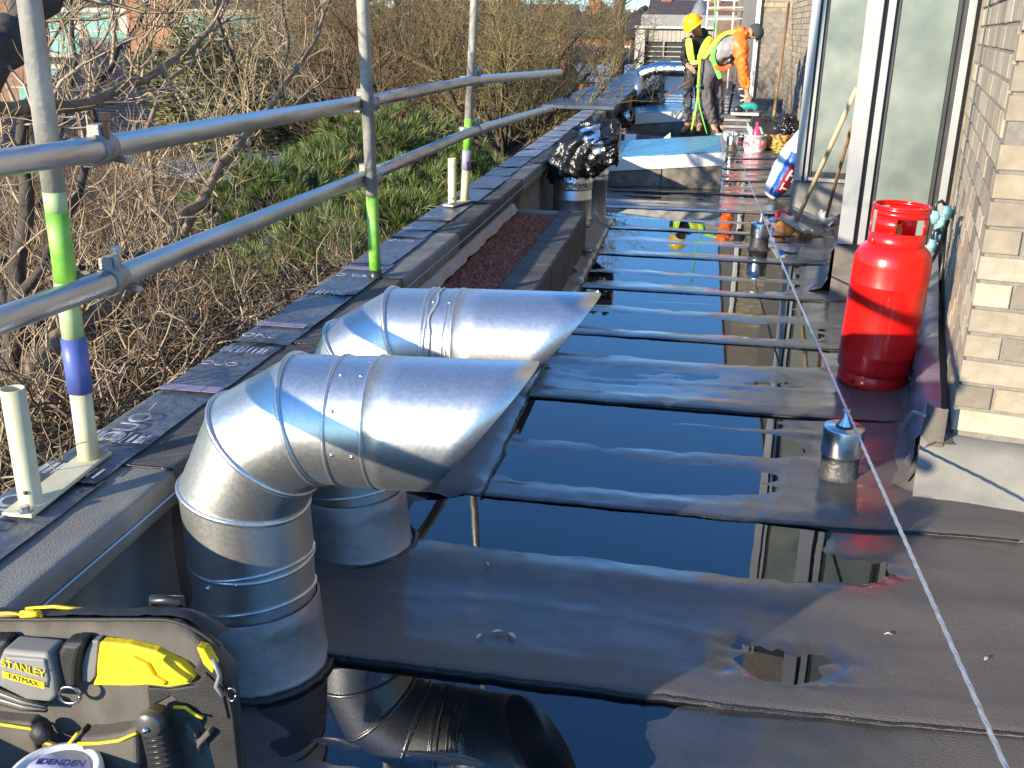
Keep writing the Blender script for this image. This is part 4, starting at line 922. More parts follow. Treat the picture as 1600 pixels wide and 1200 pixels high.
def ribbon(pts, wd, nrm, m, name, parent, th=.006):
    vs = []; pts = [Vector(p) for p in pts]; nrm = Vector(nrm).normalized()
    for i, p in enumerate(pts):
        t = (pts[min(i+1,len(pts)-1)]-pts[max(i-1,0)]).normalized(); s_ = t.cross(nrm).normalized()
        w_ = wd[i] if hasattr(wd,'__len__') else wd
        vs += [p-s_*w_, p+nrm*.006, p+s_*w_]
    o = MB().add(vs, [(i*3+j, i*3+j+1, (i+1)*3+j+1, (i+1)*3+j) for i in range(len(pts)-1) for j in range(2)], True).obj(name, m, parent)
    so = o.modifiers.new('t','SOLIDIFY'); so.thickness = th; sb = o.modifiers.new('s','SUBSURF'); sb.levels = 1; sb.render_levels = 1; return o
ribbon([Wp(1078,58,-.10),Wp(1079,70,-.13),Wp(1081,84,-.13),Wp(1084,97,-.10)], [.045,.055,.055,.045], (-.2,-1,0), M_hiv, 'vest_front', pa)
ribbon([Wp(1112,55,.0),Wp(1104,66,-.07),Wp(1098,80,-.09),Wp(1093,94,-.08)], [.04,.05,.05,.035], (-.1,-1,0), M_hiv, 'vest_front', pa)
ribbon([Wp(1080,95,-.11),Wp(1087,97,-.12),Wp(1096,95,-.10)], .035, (0,-1,0), mat('hi_vis_band',(.55,.58,.12),(.65,.66,.2),9,.5), 'vest_hem', pa)
hm = MB().lathe([(.150,.0),(.150,.006),(.132,.010),(.130,.03),(.122,.075),(.095,.115),(.055,.136),(.0001,.143)], n=32)
ho = hm.obj('helmet', M_helm, pa); ho.matrix_world = Matrix.Translation(JA['head1']+Vector((-.01,-.01,.02))) @ Matrix.Rotation(rad(-32),4,'Y') @ Matrix.Rotation(rad(24),4,'X')
pk = MB().box(-.055,.055,-.19,-.12,.0,.006).obj('helmet_peak', M_helm, pa); pk.matrix_world = ho.matrix_world @ Matrix.Rotation(rad(-35),4,'Z')
rg = MB().tube([(0,-.10,.10),(0,-.05,.135),(0,0,.149),(0,.05,.135),(0,.10,.10)], .008, 6).obj('helmet_ridge', M_helm, pa); rg.matrix_world = ho.matrix_world @ Matrix.Rotation(rad(-35),4,'Z')
# worker bent over to the right, orange jacket
JB = dict(pelvis=Wp(1109,100,.0), waist=Wp(1120,84,-.02), chest=Wp(1140,67,-.02), neck=Wp(1158,52,-.02), head0=Wp(1166,50,-.02), head1=Wp(1174,51,-.02), head2=Wp(1179,47,-.01),
  sha=Wp(1152,66,-.20), ela=Wp(1158,105,-.22), wra=Wp(1165,141,-.20), hda=Vector((.1,-.1,-1)), hsa=Vector((1,0,0)),
  shb=Wp(1148,64,.16), elb=Wp(1149,92,.14), wrb=Wp(1134,102,.0), hdb=Vector((-1,-.1,-.1)), hsb=Vector((0,.3,1)),
  hipa=Wp(1105,108,-.10), kna=Wp(1104,152,-.12), ana=Wp(1116,198,-.06), toa=Wp(1122,206,-.20),
  hipb=Wp(1116,106,.08), knb=Wp(1122,148,.02), anb=Wp(1126,196,.05), tob=Wp(1134,204,-.06), face=Vector((.75,-.25,-.6)))
pb = person('worker bent over in orange hi-vis jacket and dark beanie, reaching down to a power tool', JB, None); J = JB
skin('trousers', [J['pelvis'],J['waist'],J['hipa'],J['kna'],J['ana']+Vector((0,0,.03)),J['hipb'],J['knb'],J['anb']+Vector((0,0,.03))], [(0,1),(0,2),(2,3),(3,4),(0,5),(5,6),(6,7)], [(.185,.17),(.165,.15),.135,.100,.085,.125,.095,.080], M_grey, pb)
skin('jacket', [Wp(1112,92,-.01),J['waist'],J['chest'],J['neck'],J['sha'],J['shb'],J['elb'],J['wrb']], [(0,1),(1,2),(2,3),(2,4),(2,5),(5,6),(6,7)], [(.17,.15),(.185,.16),(.205,.17),.11,.10,.085,.066,.05], M_greyl, pb)
skin('orange_sleeve', [J['neck']+Vector((-.05,0,0)),J['sha']+Vector((0,0,.02)),J['sha'].lerp(J['ela'],.5)+Vector((.01,0,0)),J['ela'],J['ela'].lerp(J['wra'],.7),J['wra']+Vector((0,0,.03))], [(0,1),(1,2),(2,3),(3,4),(4,5)], [.10,.125,.108,.098,.078,.060], M_hvo, pb, root=1)
skin('orange_hood', [Wp(1140,50,-.02),Wp(1152,46,-.04),Wp(1161,52,-.05),Wp(1165,62,-.06)], [(0,1),(1,2),(2,3)], [.07,.10,.10,.07], M_hvo, pb)
ribbon([Wp(1125,60,-.10),Wp(1116,74,-.20),Wp(1112,88,-.20),Wp(1120,104,-.17),Wp(1126,122,-.16)], [.03,.035,.035,.035,.04], (0,-1,0), M_strapg, 'harness_strap', pb)
ribbon([Wp(1150,50,-.12),Wp(1138,48,-.10),Wp(1126,54,-.14),Wp(1112,72,-.18),Wp(1100,92,-.16)], [.03,.03,.03,.035,.03], (0,-1,.2), M_hiv, 'vest_band', pb)
ribbon([Wp(1130,50,-.06),Wp(1118,58,-.12),Wp(1106,76,-.16),Wp(1098,92,-.14)], [.022,.026,.026,.022], (0,-1,.2), M_hvo, 'orange_band', pb)
ribbon([Wp(1116,100,-.19),Wp(1124,106,-.18),Wp(1134,104,-.16),Wp(1143,98,-.14)], [.03,.035,.03,.02], (0,-1,0), M_hvo, 'orange_hem', pb)
MB().tube([Wp(1096,90,-.20),Wp(1094,110,-.24),Wp(1093,130,-.23),Wp(1092,150,-.20),Wp(1088,176,-.16),Wp(1082,204,-.2)], .016, 6).obj('lanyard', M_hiv, pb)
MB().tube([Wp(1092,132,-.22),Wp(1094,160,-.2),Wp(1100,185,-.2),Wp(1106,206,-.22)], .010, 6).obj('lanyard', M_strapg, pb)
skin('lanyard_knot', [Wp(1090,130,-.24),Wp(1096,134,-.24)], [(0,1)], [.035,.03], M_strapg, pb)
bn = MB().lathe([(.112,-.02),(.116,.0),(.114,.04),(.098,.085),(.060,.115),(.0001,.124)], n=28).obj('beanie', M_beanie, pb)
bn.matrix_world = Matrix.Translation(JB['head1']+Vector((.012,.0,.012))) @ Matrix.Rotation(rad(62),4,'Y')
skin('boot', [J['ana']+Vector((0,0,.02)),J['ana']-Vector((0,0,.04)),J['toa']], [(0,1),(1,2)], [.058,.055,.050], M_boot, pb)
skin('boot', [J['anb']+Vector((0,0,.02)),J['anb']-Vector((0,0,.04)),J['tob']], [(0,1),(1,2)], [.058,.055,.050], M_boot, pb)
wt = thing('wooden_batten', 'thin brown batten held slanting down by the helmeted worker', 'batten', None, (0,0,0))
MB().tube([Wp(1086,121,-.1), Wp(1066,134,-.15), Wp(1042,148,-.25)], .018, 6).obj('stick', M_wood2, wt)
ga = thing('gas_torch_hose', 'green safety line rising above the workers from behind', 'safety line', None, (0,0,0))
MB().tube([Wp(1119,60,.0), Wp(1119,40,.1), Wp(1118,10,.3), Wp(1119,-60,.9)], .012, 6).obj('line', M_strapg, ga)

# ------------------------------------------------------------------ clutter by the workers
tl = thing('power_tool', 'teal battery power tool in the bent worker\'s hand', 'power tool', None, Wp(1166,160,-.25))
M_teal2 = mat('tool_teal', (.02,.22,.22), (.03,.30,.29), 8, .4)
skin('tool_body', [(-.12,0,-.04),(.0,0,.0),(.10,0,.0),(.13,0,-.06)], [(0,1),(1,2),(2,3)], [.05,.06,.055,.04], M_teal2, tl)
MB().box(-.22,.16,-.08,.08,-.13,-.09).obj('tool_plate', mat('pale_metal',(.45,.44,.40),(.55,.54,.5),8,.5), tl, bevel=.005)
MB().lathe([(.0001,0),(.06,0),(.06,.02),(.0001,.02)], n=20, M=Matrix.Translation((-.13,-.05,-.06)) @ Matrix.Rotation(pi/2,4,'X')).obj('disc_guard', M_black, tl)
t = thing('board_stack', 'low stack of grey boards under the power tool', 'boards', None, (.66,14.85,0))
for q in range(7): MB().box(-.30+.02*R.random(),.22+.03*R.random(),-.16,.16,.015+.045*q,.052+.045*q, Matrix.Rotation(R.uniform(-.06,.06),4,'Z')).obj('board', M_greyl if q % 2 else M_grey, t, bevel=.003)
t = thing('black_case', 'flat black case leaning on the boards near the wooden pole', 'case', None, (.93,14.5,0))
MB().box(-.26,.26,-.03,.05,.02,.30, Matrix.Rotation(rad(14),4,'Y') @ Matrix.Rotation(rad(-20),4,'X')).obj('shell', M_black, t, bevel=.02)
MB().tube([(-.07,-.02,.30),(-.05,-.03,.345),(.06,-.03,.32),(.07,-.02,.27)], .012, 6).obj('carry_handle', M_black, t)
t = thing('plastic_crate', 'clear tub with pink bottle and labels standing on the wet felt', 'tub', None, (.74,13.2,0))
MB().lathe([(.12,.0),(.13,.02),(.14,.20),(.145,.20),(.145,.21),(.135,.21),(.126,.02)], n=28).obj('tub_wall', mat('cloudy_plastic',(.55,.55,.58),(.72,.72,.75),20,.4), t)
MB().lathe([(.142,.05),(.1445,.15)], n=28).obj('tub_label', mat('pink_white_label',(.8,.05,.15),(.85,.8,.8),22,.4,detail=1), t)
M_pink = mat('pink_plastic', (.75,.03,.12), (.8,.06,.16), 9, .35)
t = thing('spray_bottle', 'bright pink bottle standing in the clear tub', 'bottle', None, (.75,13.22,.03))
MB().lathe([(.0001,0),(.05,0),(.055,.02),(.055,.20),(.03,.26),(.016,.28),(.016,.33),(.0001,.335)], n=20).obj('bottle', M_pink, t)
for i, (x, y, ry, lb) in enumerate([(.80,13.7,-28,'left grey sealant tube leaning on the black case'),(.93,13.75,-30,'right grey sealant tube leaning on the black case')]):
    t = thing('sealant_tube', lb, 'tube', 'sealant tubes', (x, y, .02)); t.rotation_euler = (rad(-10), rad(ry), 0)
    MB().lathe([(.0001,0),(.035,0),(.035,.25),(.012,.27),(.008,.33),(.0001,.335)], n=18).obj('cartridge', mat('tube_grey',(.30,.36,.40),(.42,.48,.52),12,.4), t)
    MB().lathe([(.037,.20),(.037,.26),(.0001,.262)], n=18).obj('cap', M_teal, t)
t = tag(crumple(1.02,13.35,.10,.17,.12,.10,'work_glove',mat('tan_glove',(.35,.18,.04),(.55,.33,.10),12,.8,bump=.5),21,.6,20), 'heap of tan leather gloves beside the sealant tubes', 'gloves')
t = tag(crumple(1.10,13.0,.07,.12,.12,.08,'rope_heap',mat('yellow_black_rope',(.05,.04,.03),(.55,.42,.06),30,.8,bump=.5,detail=1),33,.7,22), 'small heap of black and yellow rope in front of the gloves', 'rope')
t = tag(crumple(1.22,14.6,.18,.16,.4,.20,'black_sheet',M_bin,41,.5,24), 'crumpled black sheeting heaped along the foot of the brick wall', 'plastic sheet')
t = tag(crumple(.48,14.4,.06,.16,.2,.07,'plastic_film',mat('clear_film',(.25,.30,.33),(.5,.55,.58),20,.15,.4,bump=.8),51,.6,22), 'scrunched clear film on the felt right of the workers', 'plastic film')
t = thing('rebar_bundle', 'bundle of pale tubes and brackets behind the bent worker', 'fittings', None, (.52,15.3,0))
for q in range(9):
    p0 = Vector((R.uniform(-.12,.02), R.uniform(-.1,.1), .02)); MB().tube([p0, p0+Vector((R.uniform(.02,.22), .05, R.uniform(.35,.75)))], .014, 6).obj('tube', M_pole if q % 2 else M_black, t)
for q in range(8): MB().box(-.06,.06,-.02,.02,-.012,.012, Matrix.Translation((.05+R.uniform(-.13,.13),-.08,.45+.05*q)) @ Matrix.Rotation(R.uniform(-1,1),4,'Y')).obj('bracket', M_pole, t)
t = thing('leaning_pole', 'long pale and dark wooden pole leaning in the far brick corner', 'pole', None, (0,0,0))
MB().tube([(1.18,16.6,.02),(1.235,17.2,.42)], .026, 8).obj('pale_end', mat('yellow_wood',(.55,.33,.08),(.65,.42,.14),9,.6), t)
MB().tube([(1.235,17.2,.42),(1.44,19.3,1.9)], .024, 8).obj('dark_shaft', M_wood2, t)
t = thing('leaf_grate', 'small black drain cover by the edge of the felt skirt', 'drain cover', None, (-.70,5.9,.05))
MB().lathe([(.0001,.03),(.03,.03),(.045,.02),(.05,0)], n=24).obj('cover', M_black, t)
t = thing('drain_cover', 'black round outlet cover in the shallow water by the planter kerb', 'drain cover', None, (-.67,6.5,.045))
MB().lathe([(.0001,.012),(.045,.012),(.052,.0)], n=24).obj('cover', M_black, t)

# ------------------------------------------------------------------ trees and shrubs
M_bark = mat('grey_brown_bark', (.13,.095,.06), (.32,.24,.15), 14, .9, bump=.6, bscale=60)
M_barkd = mat('dark_bark', (.035,.028,.022), (.085,.07,.055), 14, .9, bump=.6, bscale=40)
M_twig = mat('pale_twig', (.17,.12,.07), (.46,.36,.235), 10, .8)
M_twig2 = mat('brown_twig', (.055,.034,.019), (.20,.13,.07), 6, .85)
M_twig3 = mat('olive_twig', (.11,.09,.035), (.27,.215,.10), .8, .85)
def branch(m, p, d, L, r, n, RN, curl=.18, up=.0, seg=None, sides=3):
    pts = [p.copy()]; rr = [r]; d = d.normalized()
    for k in range(n):
        d = (d + Vector((RN.gauss(0,curl), RN.gauss(0,curl), RN.gauss(0,curl)+up))).normalized()
        p = p + d*(L/n); pts.append(p.copy()); rr.append(r*(1-.75*(k+1)/n))
    m.tube(pts, rr, sides, cap=False); return pts, d
def twiggy(m, p, d, L, r, lev, RN, up=.10, sides=3, curl=.22, forks=(2,4)):
    pts, dd = branch(m, p, d, L, r, 5 if lev > 1 else 4, RN, curl, up, sides=sides)
    if lev <= 0: return
    for q in range(RN.randint(*forks)):
        i = RN.randint(1, len(pts)-1); base = pts[i]; t = (pts[i]-pts[i-1]).normalized()
        o = Vector((RN.gauss(0,1), RN.gauss(0,1), RN.gauss(0,.8)+.3)).normalized()
        twiggy(m, base, (t*.7+o*.8), L*RN.uniform(.45,.72), max(.0016, r*.55), lev-1, RN, up, 3, curl, forks)
limbs = [
[ (-2.30,2.69,-.14,.050), (-2.30,2.84,.06,.045), (-2.30,2.98,.22,.042), (-2.30,3.20,.32,.040), (-2.30,3.46,.35,.036), (-2.30,3.78,.40,.030) ],
[ (-2.60,3.90,.18,.034), (-2.60,4.33,.25,.030), (-2.60,4.66,.44,.027), (-2.60,5.11,.60,.024), (-2.60,5.61,.83,.022), (-2.60,6.17,1.05,.018), (-2.60,6.64,1.28,.014), (-2.60,7.18,1.65,.010) ],
[ (-2.75,4.52,.20,.030), (-2.75,4.84,.26,.026), (-2.75,5.32,.53,.024), (-2.75,5.80,.71,.020), (-2.75,6.09,.90,.018), (-2.75,6.73,.91,.014), (-2.75,7.24,1.04,.010) ],
[ (-2.00,2.65,1.35,.060), (-2.00,2.77,1.41,.055), (-2.00,2.87,1.46,.050), (-2.00,3.04,1.56,.045) ],
[ (-2.20,2.88,1.19,.026), (-2.20,3.11,1.18,.024), (-2.20,3.40,1.16,.022), (-2.20,3.71,1.20,.019), (-2.20,4.00,1.27,.016), (-2.20,4.39,1.39,.012), (-2.20,4.58,1.55,.009) ],
[ (-2.50,3.04,-.23,.045), (-2.50,3.15,.14,.040), (-2.50,3.28,.49,.034), (-2.50,3.40,.76,.028), (-2.50,3.45,1.06,.022), (-2.50,3.65,1.33,.018), (-2.50,3.68,1.54,.014) ],
[ (-2.40,3.29,.57,.020), (-2.40,3.53,.74,.018), (-2.40,3.76,.96,.015), (-2.40,3.81,1.21,.013), (-2.40,4.09,1.38,.011), (-2.40,4.34,1.56,.009) ],
[ (-3.00,5.20,.54,.016), (-3.00,5.21,.89,.014), (-3.00,5.49,1.15,.013), (-3.00,6.06,1.32,.010), (-3.00,6.39,1.62,.008) ],
[ (-2.90,6.25,.72,.016), (-2.90,6.26,1.08,.013), (-2.90,6.04,1.36,.011), (-2.90,5.92,1.61,.008) ],
[ (-3.10,7.36,1.02,.014), (-3.10,7.54,1.34,.011), (-3.10,7.46,1.66,.009) ],
[ (-2.50,3.53,.45,.020), (-2.50,4.01,.46,.017), (-2.50,4.64,.34,.014), (-2.50,5.26,.37,.010) ],
[ (-3.20,4.10,.34,.018), (-3.20,4.52,.64,.016), (-3.20,4.93,1.24,.012), (-3.20,4.95,1.58,.010) ],
]
RT = random.Random(21)
tree = thing('bare_tree', 'near bare tree with thick limbs and pale knobbly twigs beyond the scaffold rails', 'tree', None, (0,0,0))
roots = [Vector((-3.3,3.0,-5)), Vector((-3.2,3.2,-3)), Vector((-2.9,3.0,-1.4))]
MB().tube(roots+[Vector((-2.55,2.85,-.5))], [.16,.13,.10,.07], 12).obj('trunk', M_bark, tree)
tw = MB()
ends = {0:(-2.5,2.75,-.7), 1:(-2.3,3.46,.30), 2:(-2.60,4.35,.22), 3:(-2.3,2.3,.6), 4:(-2.35,2.6,1.0), 5:(-2.6,2.95,-.8), 6:(-2.5,3.2,.38), 7:(-2.7,4.75,.38), 8:(-2.6,5.7,.80), 9:(-2.75,6.9,.95), 10:(-2.3,3.3,.30), 11:(-2.5,3.2,.1)}
for li, L in enumerate(limbs):
    pts = [Vector(ends[li])]+[Vector(p[:3]) for p in L]; rr = [L[0][3]*1.05]+[p[3] for p in L]
    P2 = []; R2 = []
    for i in range(len(pts)-1):
        for q in range(3):
            u = q/3; P2.append(pts[i].lerp(pts[i+1], u)+Vector((RT.gauss(0,.008), RT.gauss(0,.012), RT.gauss(0,.012)))); R2.append((rr[i]*(1-u)+rr[i+1]*u)*RT.uniform(.92,1.1))
    P2.append(pts[-1]); R2.append(rr[-1])
    if li == 3: P2 += [Vector((-2.05,3.3,1.75)), Vector((-2.1,3.6,1.95))]; R2 += [.04,.035]
    MB().tube(P2, R2, 9).obj('limb', M_bark if li in (0,1,2,4,7) else M_barkd, tree)
    for i in range(2, len(P2)):
        for q in range(2 if li not in (3,) else 1):
            if RT.random() < .58:
                t = (P2[i]-P2[i-1]).normalized()
                twiggy(tw, P2[i], t*.5+Vector((RT.gauss(0,.5), RT.gauss(0,.8), RT.gauss(.35,.7))), RT.uniform(.25,.55), RT.uniform(.0055,.010), 2, RT, .13)
for q in range(16):
    p = Vector((-RT.uniform(2.2,3.6), 0, 0)); k = RT.uniform(1.25,2.3); p.y = -p.x*k; p.z = RT.uniform(.35,1.5)
    twiggy(tw, p, Vector((RT.gauss(0,.5), RT.gauss(0,.7), RT.gauss(.7,.5))), RT.uniform(.35,.8), RT.uniform(.004,.009), 3, RT, .10, forks=(2,3))
stuff(tw.obj('twigs', M_twig, tree))
# tangled undergrowth just below the parapet
RU = random.Random(31); tg = MB(); tg2 = MB()
for q in range(6500):
    x = -1.62-3.6*RU.random()**1.3; y = RU.uniform(1.6,9.2)
    top = .38-.085*(y-2)-.05*(-1.6-x)+.28*nz(x*.9,y*.9)
    if y > 5.2 and (nz(x*1.3+4,y*.9) > -.05 or y > 6.4): continue
    z = top-abs(RU.gauss(0,.26)); p = Vector((x,y,z))
    d = Vector((RU.gauss(0,1), RU.gauss(0,1), RU.gauss(.25,.6)))
    twiggy(tg if RU.random() < .45 else tg2, p, d, RU.uniform(.18,.46), RU.uniform(.003,.0068), 1, RU, .04, curl=.38, forks=(2,3))
ug = thing('twiggy_shrub', 'dense tangle of leafless pale brown twigs filling the space below the parapet', 'shrub', None, (0,0,0))
stuff(tg.obj('pale_twigs', M_twig, ug)); stuff(tg2.obj('brown_twigs', M_twig2, ug))
# dry leaves and dark litter under the tangle
lf = MB()
for q in range(7000):
    x = -1.6-4.5*RU.random(); y = RU.uniform(1.5,11); z = .05-.09*(y-2)-.05*(-1.6-x)+.3*nz(x*.9,y*.9)-.35-abs(RU.gauss(0,.25))
    s = RU.uniform(.015,.04); a_ = Matrix.Rotation(RU.random()*6,3,'Z') @ Matrix.Rotation(RU.gauss(0,.7),3,'X')
    lf.add([Vector((x,y,z))+a_ @ Vector(v) for v in ((-s,0,0),(0,-s*.5,.2*s),(s,0,0),(0,s*.5,.2*s))], [(0,1,2,3)])
stuff(tag(lf.obj('dead_leaves', mat('dead_leaf', (.7,.7,.7), (1,1,1), 5, .8, rand=[(.10,.06,.03),(.26,.16,.07),(.14,.10,.04),(.35,.22,.12),(.08,.07,.03)], island=True)), 'dry brown leaves caught in the undergrowth', 'leaves'))
struct(MB().add([(x, y, -.62-.13*(y-2)+.25*nz(x*.8,y*.8)+(-.5 if x < -5 else 0)) for y in [1+.5*q for q in range(32)] for x in [-1.5-.5*p for p in range(16)]],
     [(q*16+p, (q)*16+p+1, (q+1)*16+p+1, (q+1)*16+p) for q in range(31) for p in range(15)], True).obj('bank', mat('dark_soil', (.012,.010,.007), (.035,.028,.018), 4, .95, bump=.5, bscale=15)))
# brown brush filling the garden side
RB2 = random.Random(91)
for (cen, rad_, lb) in (((-4.6,6.2,-1.0),(1.5,1.6,.75),'dark brown brushwood behind the tangle, left of the near pole'),((-5.6,8.6,-.9),(1.5,1.7,.9),'brown brushwood mound below the upper rail'),((-3.9,3.9,-.8),(1.1,1.2,.9),'brown brushwood beside the big dark limb at the left edge'),((-7.2,11.0,-.9),(1.8,1.8,1.0),'farther brown brushwood in front of the slate house')):
    t = thing('brushwood', lb, 'brushwood', 'mounds of brown brushwood', (0,0,0)); b1 = MB(); cen = Vector(cen)
    for q in range(900):
        o = Vector((RB2.gauss(0,.5)*rad_[0], RB2.gauss(0,.5)*rad_[1], RB2.uniform(-.6,.8)*rad_[2]))
        twiggy(b1, cen+o, Vector((RB2.gauss(0,1), RB2.gauss(0,1), RB2.gauss(.5,.6))), RB2.uniform(.3,.7), RB2.uniform(.005,.010), 1, RB2, .05, curl=.32, forks=(2,3))
    stuff(b1.obj('twigs', M_twig2, t)); MB().tube([(cen.x,cen.y,-5),tuple(cen)], .06, 7).obj('stem', M_barkd, t)
# long-needled pine shrubs
M_needle = mat('pine_needle', (.6,.6,.6), (1,1,1), 2, .5, rand=[(.03,.065,.015),(.14,.20,.035),(.05,.10,.025),(.26,.32,.08),(.10,.16,.05),(.22,.26,.05)], island=True)
M_needle_o = mat('brown_needle', (.75,.75,.75), (1,1,1), 3, .6, rand=[(.35,.17,.03),(.20,.14,.03),(.42,.24,.07)], island=True)
RP = random.Random(41)
def tuft(m, p, d, L, n):
    d = d.normalized()
    for q in range(n):
        a_ = RP.random()*2*pi; sp = RP.uniform(.15,.95); s_ = d.orthogonal().normalized(); b_ = d.cross(s_)
        dr = (d + (s_*math.cos(a_)+b_*math.sin(a_))*sp).normalized(); l_ = L*RP.uniform(.7,1.15)
        w_ = dr.cross(Vector((RP.gauss(0,1),RP.gauss(0,1),RP.gauss(0,1)))).normalized()*.0019*max(1, p.y/7)
        mid = p+dr*l_*.55+Vector((0,0,-.004)); tip = p+dr*l_+Vector((0,0,-.02*sp))
        m.add([p-w_, p+w_, mid+w_*.9, mid-w_*.9, tip], [(0,1,2,3),(3,2,4)])
def pine(cen, rad_, n, label, brown=.05, dens=36):
    t = thing('pine_shrub', label, 'shrub', 'long-needled evergreen shrubs below the parapet', (0,0,0)); nd = MB(); no = MB(); bc = MB()
    cen = Vector(cen)
    for q in range(n):
        a_ = RP.random()*2*pi; b_ = math.acos(RP.uniform(-.35,1)); rr = RP.uniform(.45,1.0)**.4
        o = Vector((math.sin(b_)*math.cos(a_)*rad_[0], math.sin(b_)*math.sin(a_)*rad_[1], math.cos(b_)*rad_[2]))
        k = rr*(.80+.45*nz(o.x*1.6+cen.x, o.y*1.6, o.z*1.6)); p = cen+o*k
        d = o.normalized()*.7+Vector((RP.gauss(0,.35),RP.gauss(0,.35),.75))
        (tuft(no, p, d, .11, dens) if RP.random() < brown*(1.8 if o.z < 0 else .7) else tuft(nd, p, d, RP.uniform(.12,.19), dens))
        if q % 5 == 0: bc.tube([cen+o*k*.35-Vector((0,0,.2)), cen+o*k*.7, p], [.012,.008,.004], 4, cap=False)
    stuff(nd.obj('needles', M_needle, t)); stuff(no.obj('brown_needles', M_needle_o, t)); stuff(bc.obj('branches', M_barkd, t))
    MB().tube([(cen.x,cen.y,-5),(cen.x,cen.y,cen.z-rad_[2]*.3)], .05, 8).obj('stem', M_barkd, t)
pine((-2.45,6.3,-.22),(.75,1.1,.42),430,'pine shrub with browned tufts nearest the middle scaffold pole',.16)
pine((-2.35,8.0,-.15),(.75,1.3,.50),470,'bright green pine shrub between the middle and far scaffold poles',.03)
pine((-3.6,8.4,-.10),(.9,1.2,.50),420,'dark pine shrub behind the tangle of twigs',.05)
pine((-3.2,10.2,.10),(1.1,1.4,.55),520,'pine shrub below the upper rail, under the bare bushes',.03)
pine((-2.2,10.0,-.30),(.55,1.2,.50),300,'small pine shrub beside the far scaffold pole',.03)
pine((-2.15,7.1,-.62),(.55,1.2,.35),330,'low pine shrub close under the parapet by the middle pole',.10)
pine((-1.95,8.9,-.42),(.40,1.3,.38),300,'pine shrub brushing the parapet between middle and far poles',.04)
# multi-stemmed bare trees beyond
def fan_tree(base, top_r, H, n, label, m1, m2, seed, lev=3, spread=.55, group=None, r0=.05):
    RN = random.Random(seed); t = thing('bare_tree', label, 'tree', group, (0,0,0)); base = Vector(base); st = MB(); tw_ = MB()
    MB().tube([(base.x, base.y, -5), (base.x+.05, base.y, base.z-.6), tuple(base)], [r0*3.2, r0*2.6, r0*2.2], 9).obj('trunk', m1, t)
    for q in range(n):
        a_ = 2*pi*q/n+RN.uniform(-.3,.3); tilt = spread*RN.uniform(.25,1.15)
        d = Vector((math.cos(a_)*math.sin(tilt), math.sin(a_)*math.sin(tilt), math.cos(tilt)))
        pts, dd = branch(st, base, d, H*RN.uniform(.75,1.05), r0*RN.uniform(.7,1.1), 9, RN, .09, .05, sides=6)
        for i in range(2, len(pts)):
            for z_ in range(3):
                tt = (pts[i]-pts[i-1]).normalized(); o = Vector((RN.gauss(0,1),RN.gauss(0,1),RN.gauss(.2,.6))).normalized()
                twiggy(tw_, pts[i], tt*.9+o*.7, H*RN.uniform(.22,.36), r0*.22, lev-1, RN, .07, forks=(3,4))
    stuff(st.obj('limbs', m1, t)); stuff(tw_.obj('twigs', m2, t)); return t
FT = 'leafless bushy trees beyond the parapet'
fan_tree((-2.75,14.6,-.35), 2, 2.6, 13, 'fan-shaped multi-stemmed bare tree springing up behind the far scaffold pole', M_barkd, M_twig3, 51, group=FT, spread=.95, r0=.045)
fan_tree((-4.6,15.5,-1.6), 2, 4.0, 11, 'bare bushy tree with brown twigs left of the fan-shaped one', M_barkd, M_twig2, 52, group=FT, r0=.05, spread=.7)
fan_tree((-6.2,18,-1.8), 2, 4.6, 11, 'tan twiggy tree farther back between two scaffold poles', M_bark, M_twig3, 53, group=FT, r0=.05, spread=.7)
fan_tree((-3.6,19.5,-1.6), 2, 3.9, 11, 'bare tree behind the fan-shaped one, left of the far coping', M_bark, M_twig3, 54, group=FT, r0=.05, spread=.75)
fan_tree((-4.4,26,-3.0), 2, 5.2, 10, 'farther bare tree in front of the red brick houses', M_bark, M_twig2, 55, group=FT, r0=.06, spread=.6)
fan_tree((-8.6,21,-2.5), 2, 5.4, 10, 'bare tree right of the dark slate roof', M_bark, M_twig3, 56, group=FT, r0=.055, spread=.6)
# leafy yellow-green hedge and small trees behind
M_leafy = mat('yellow_green_leaf', (.7,.7,.7), (1,1,1), 1.2, .7, rand=[(.08,.10,.02),(.16,.17,.04),(.22,.18,.06),(.12,.13,.03),(.28,.24,.10),(.06,.08,.02)], island=True)
def leafy(cen, rad_, n, label, m, sz=.05, seed=0, kind='leafy_bush', cat='bush'):
    RN = random.Random(seed); t = thing(kind, label, cat, 'yellowish bushes beyond the pine shrubs', (0,0,0)); lm = MB(); cen = Vector(cen)
    for q in range(n):
        a_ = RN.random()*2*pi; b_ = math.acos(RN.uniform(-.6,1)); rr = RN.uniform(.25,1)**.33
        o = Vector((math.sin(b_)*math.cos(a_)*rad_[0], math.sin(b_)*math.sin(a_)*rad_[1], math.cos(b_)*rad_[2]))
        k = rr*(.78+.55*nz(o.x*1.1+cen.x, o.y*1.1, o.z*1.1)); p = cen+o*k; s = sz*RN.uniform(.6,1.4)
        A_ = Matrix.Rotation(RN.random()*6,3,'Z') @ Matrix.Rotation(RN.random()*6,3,'X')
        lm.add([p+A_ @ Vector(v)*s for v in ((-1,0,0),(0,-.45,.1),(1.2,0,0),(0,.45,.1))], [(0,1,2,3)])
    stuff(lm.obj('leaves', m, t)); MB().tube([(cen.x,cen.y,-5),(cen.x,cen.y,cen.z)], [.12,.05], 8).obj('stem', M_barkd, t)
leafy((-7.4,15.0,.2),(1.3,1.5,1.6),9000,'tall yellow-green bush right of the slate roof',M_leafy,.045,61)
leafy((-6.0,16.5,-.6),(1.6,1.5,1.3),8000,'low yellowish bush below the middle pole rail',M_leafy,.045,62)
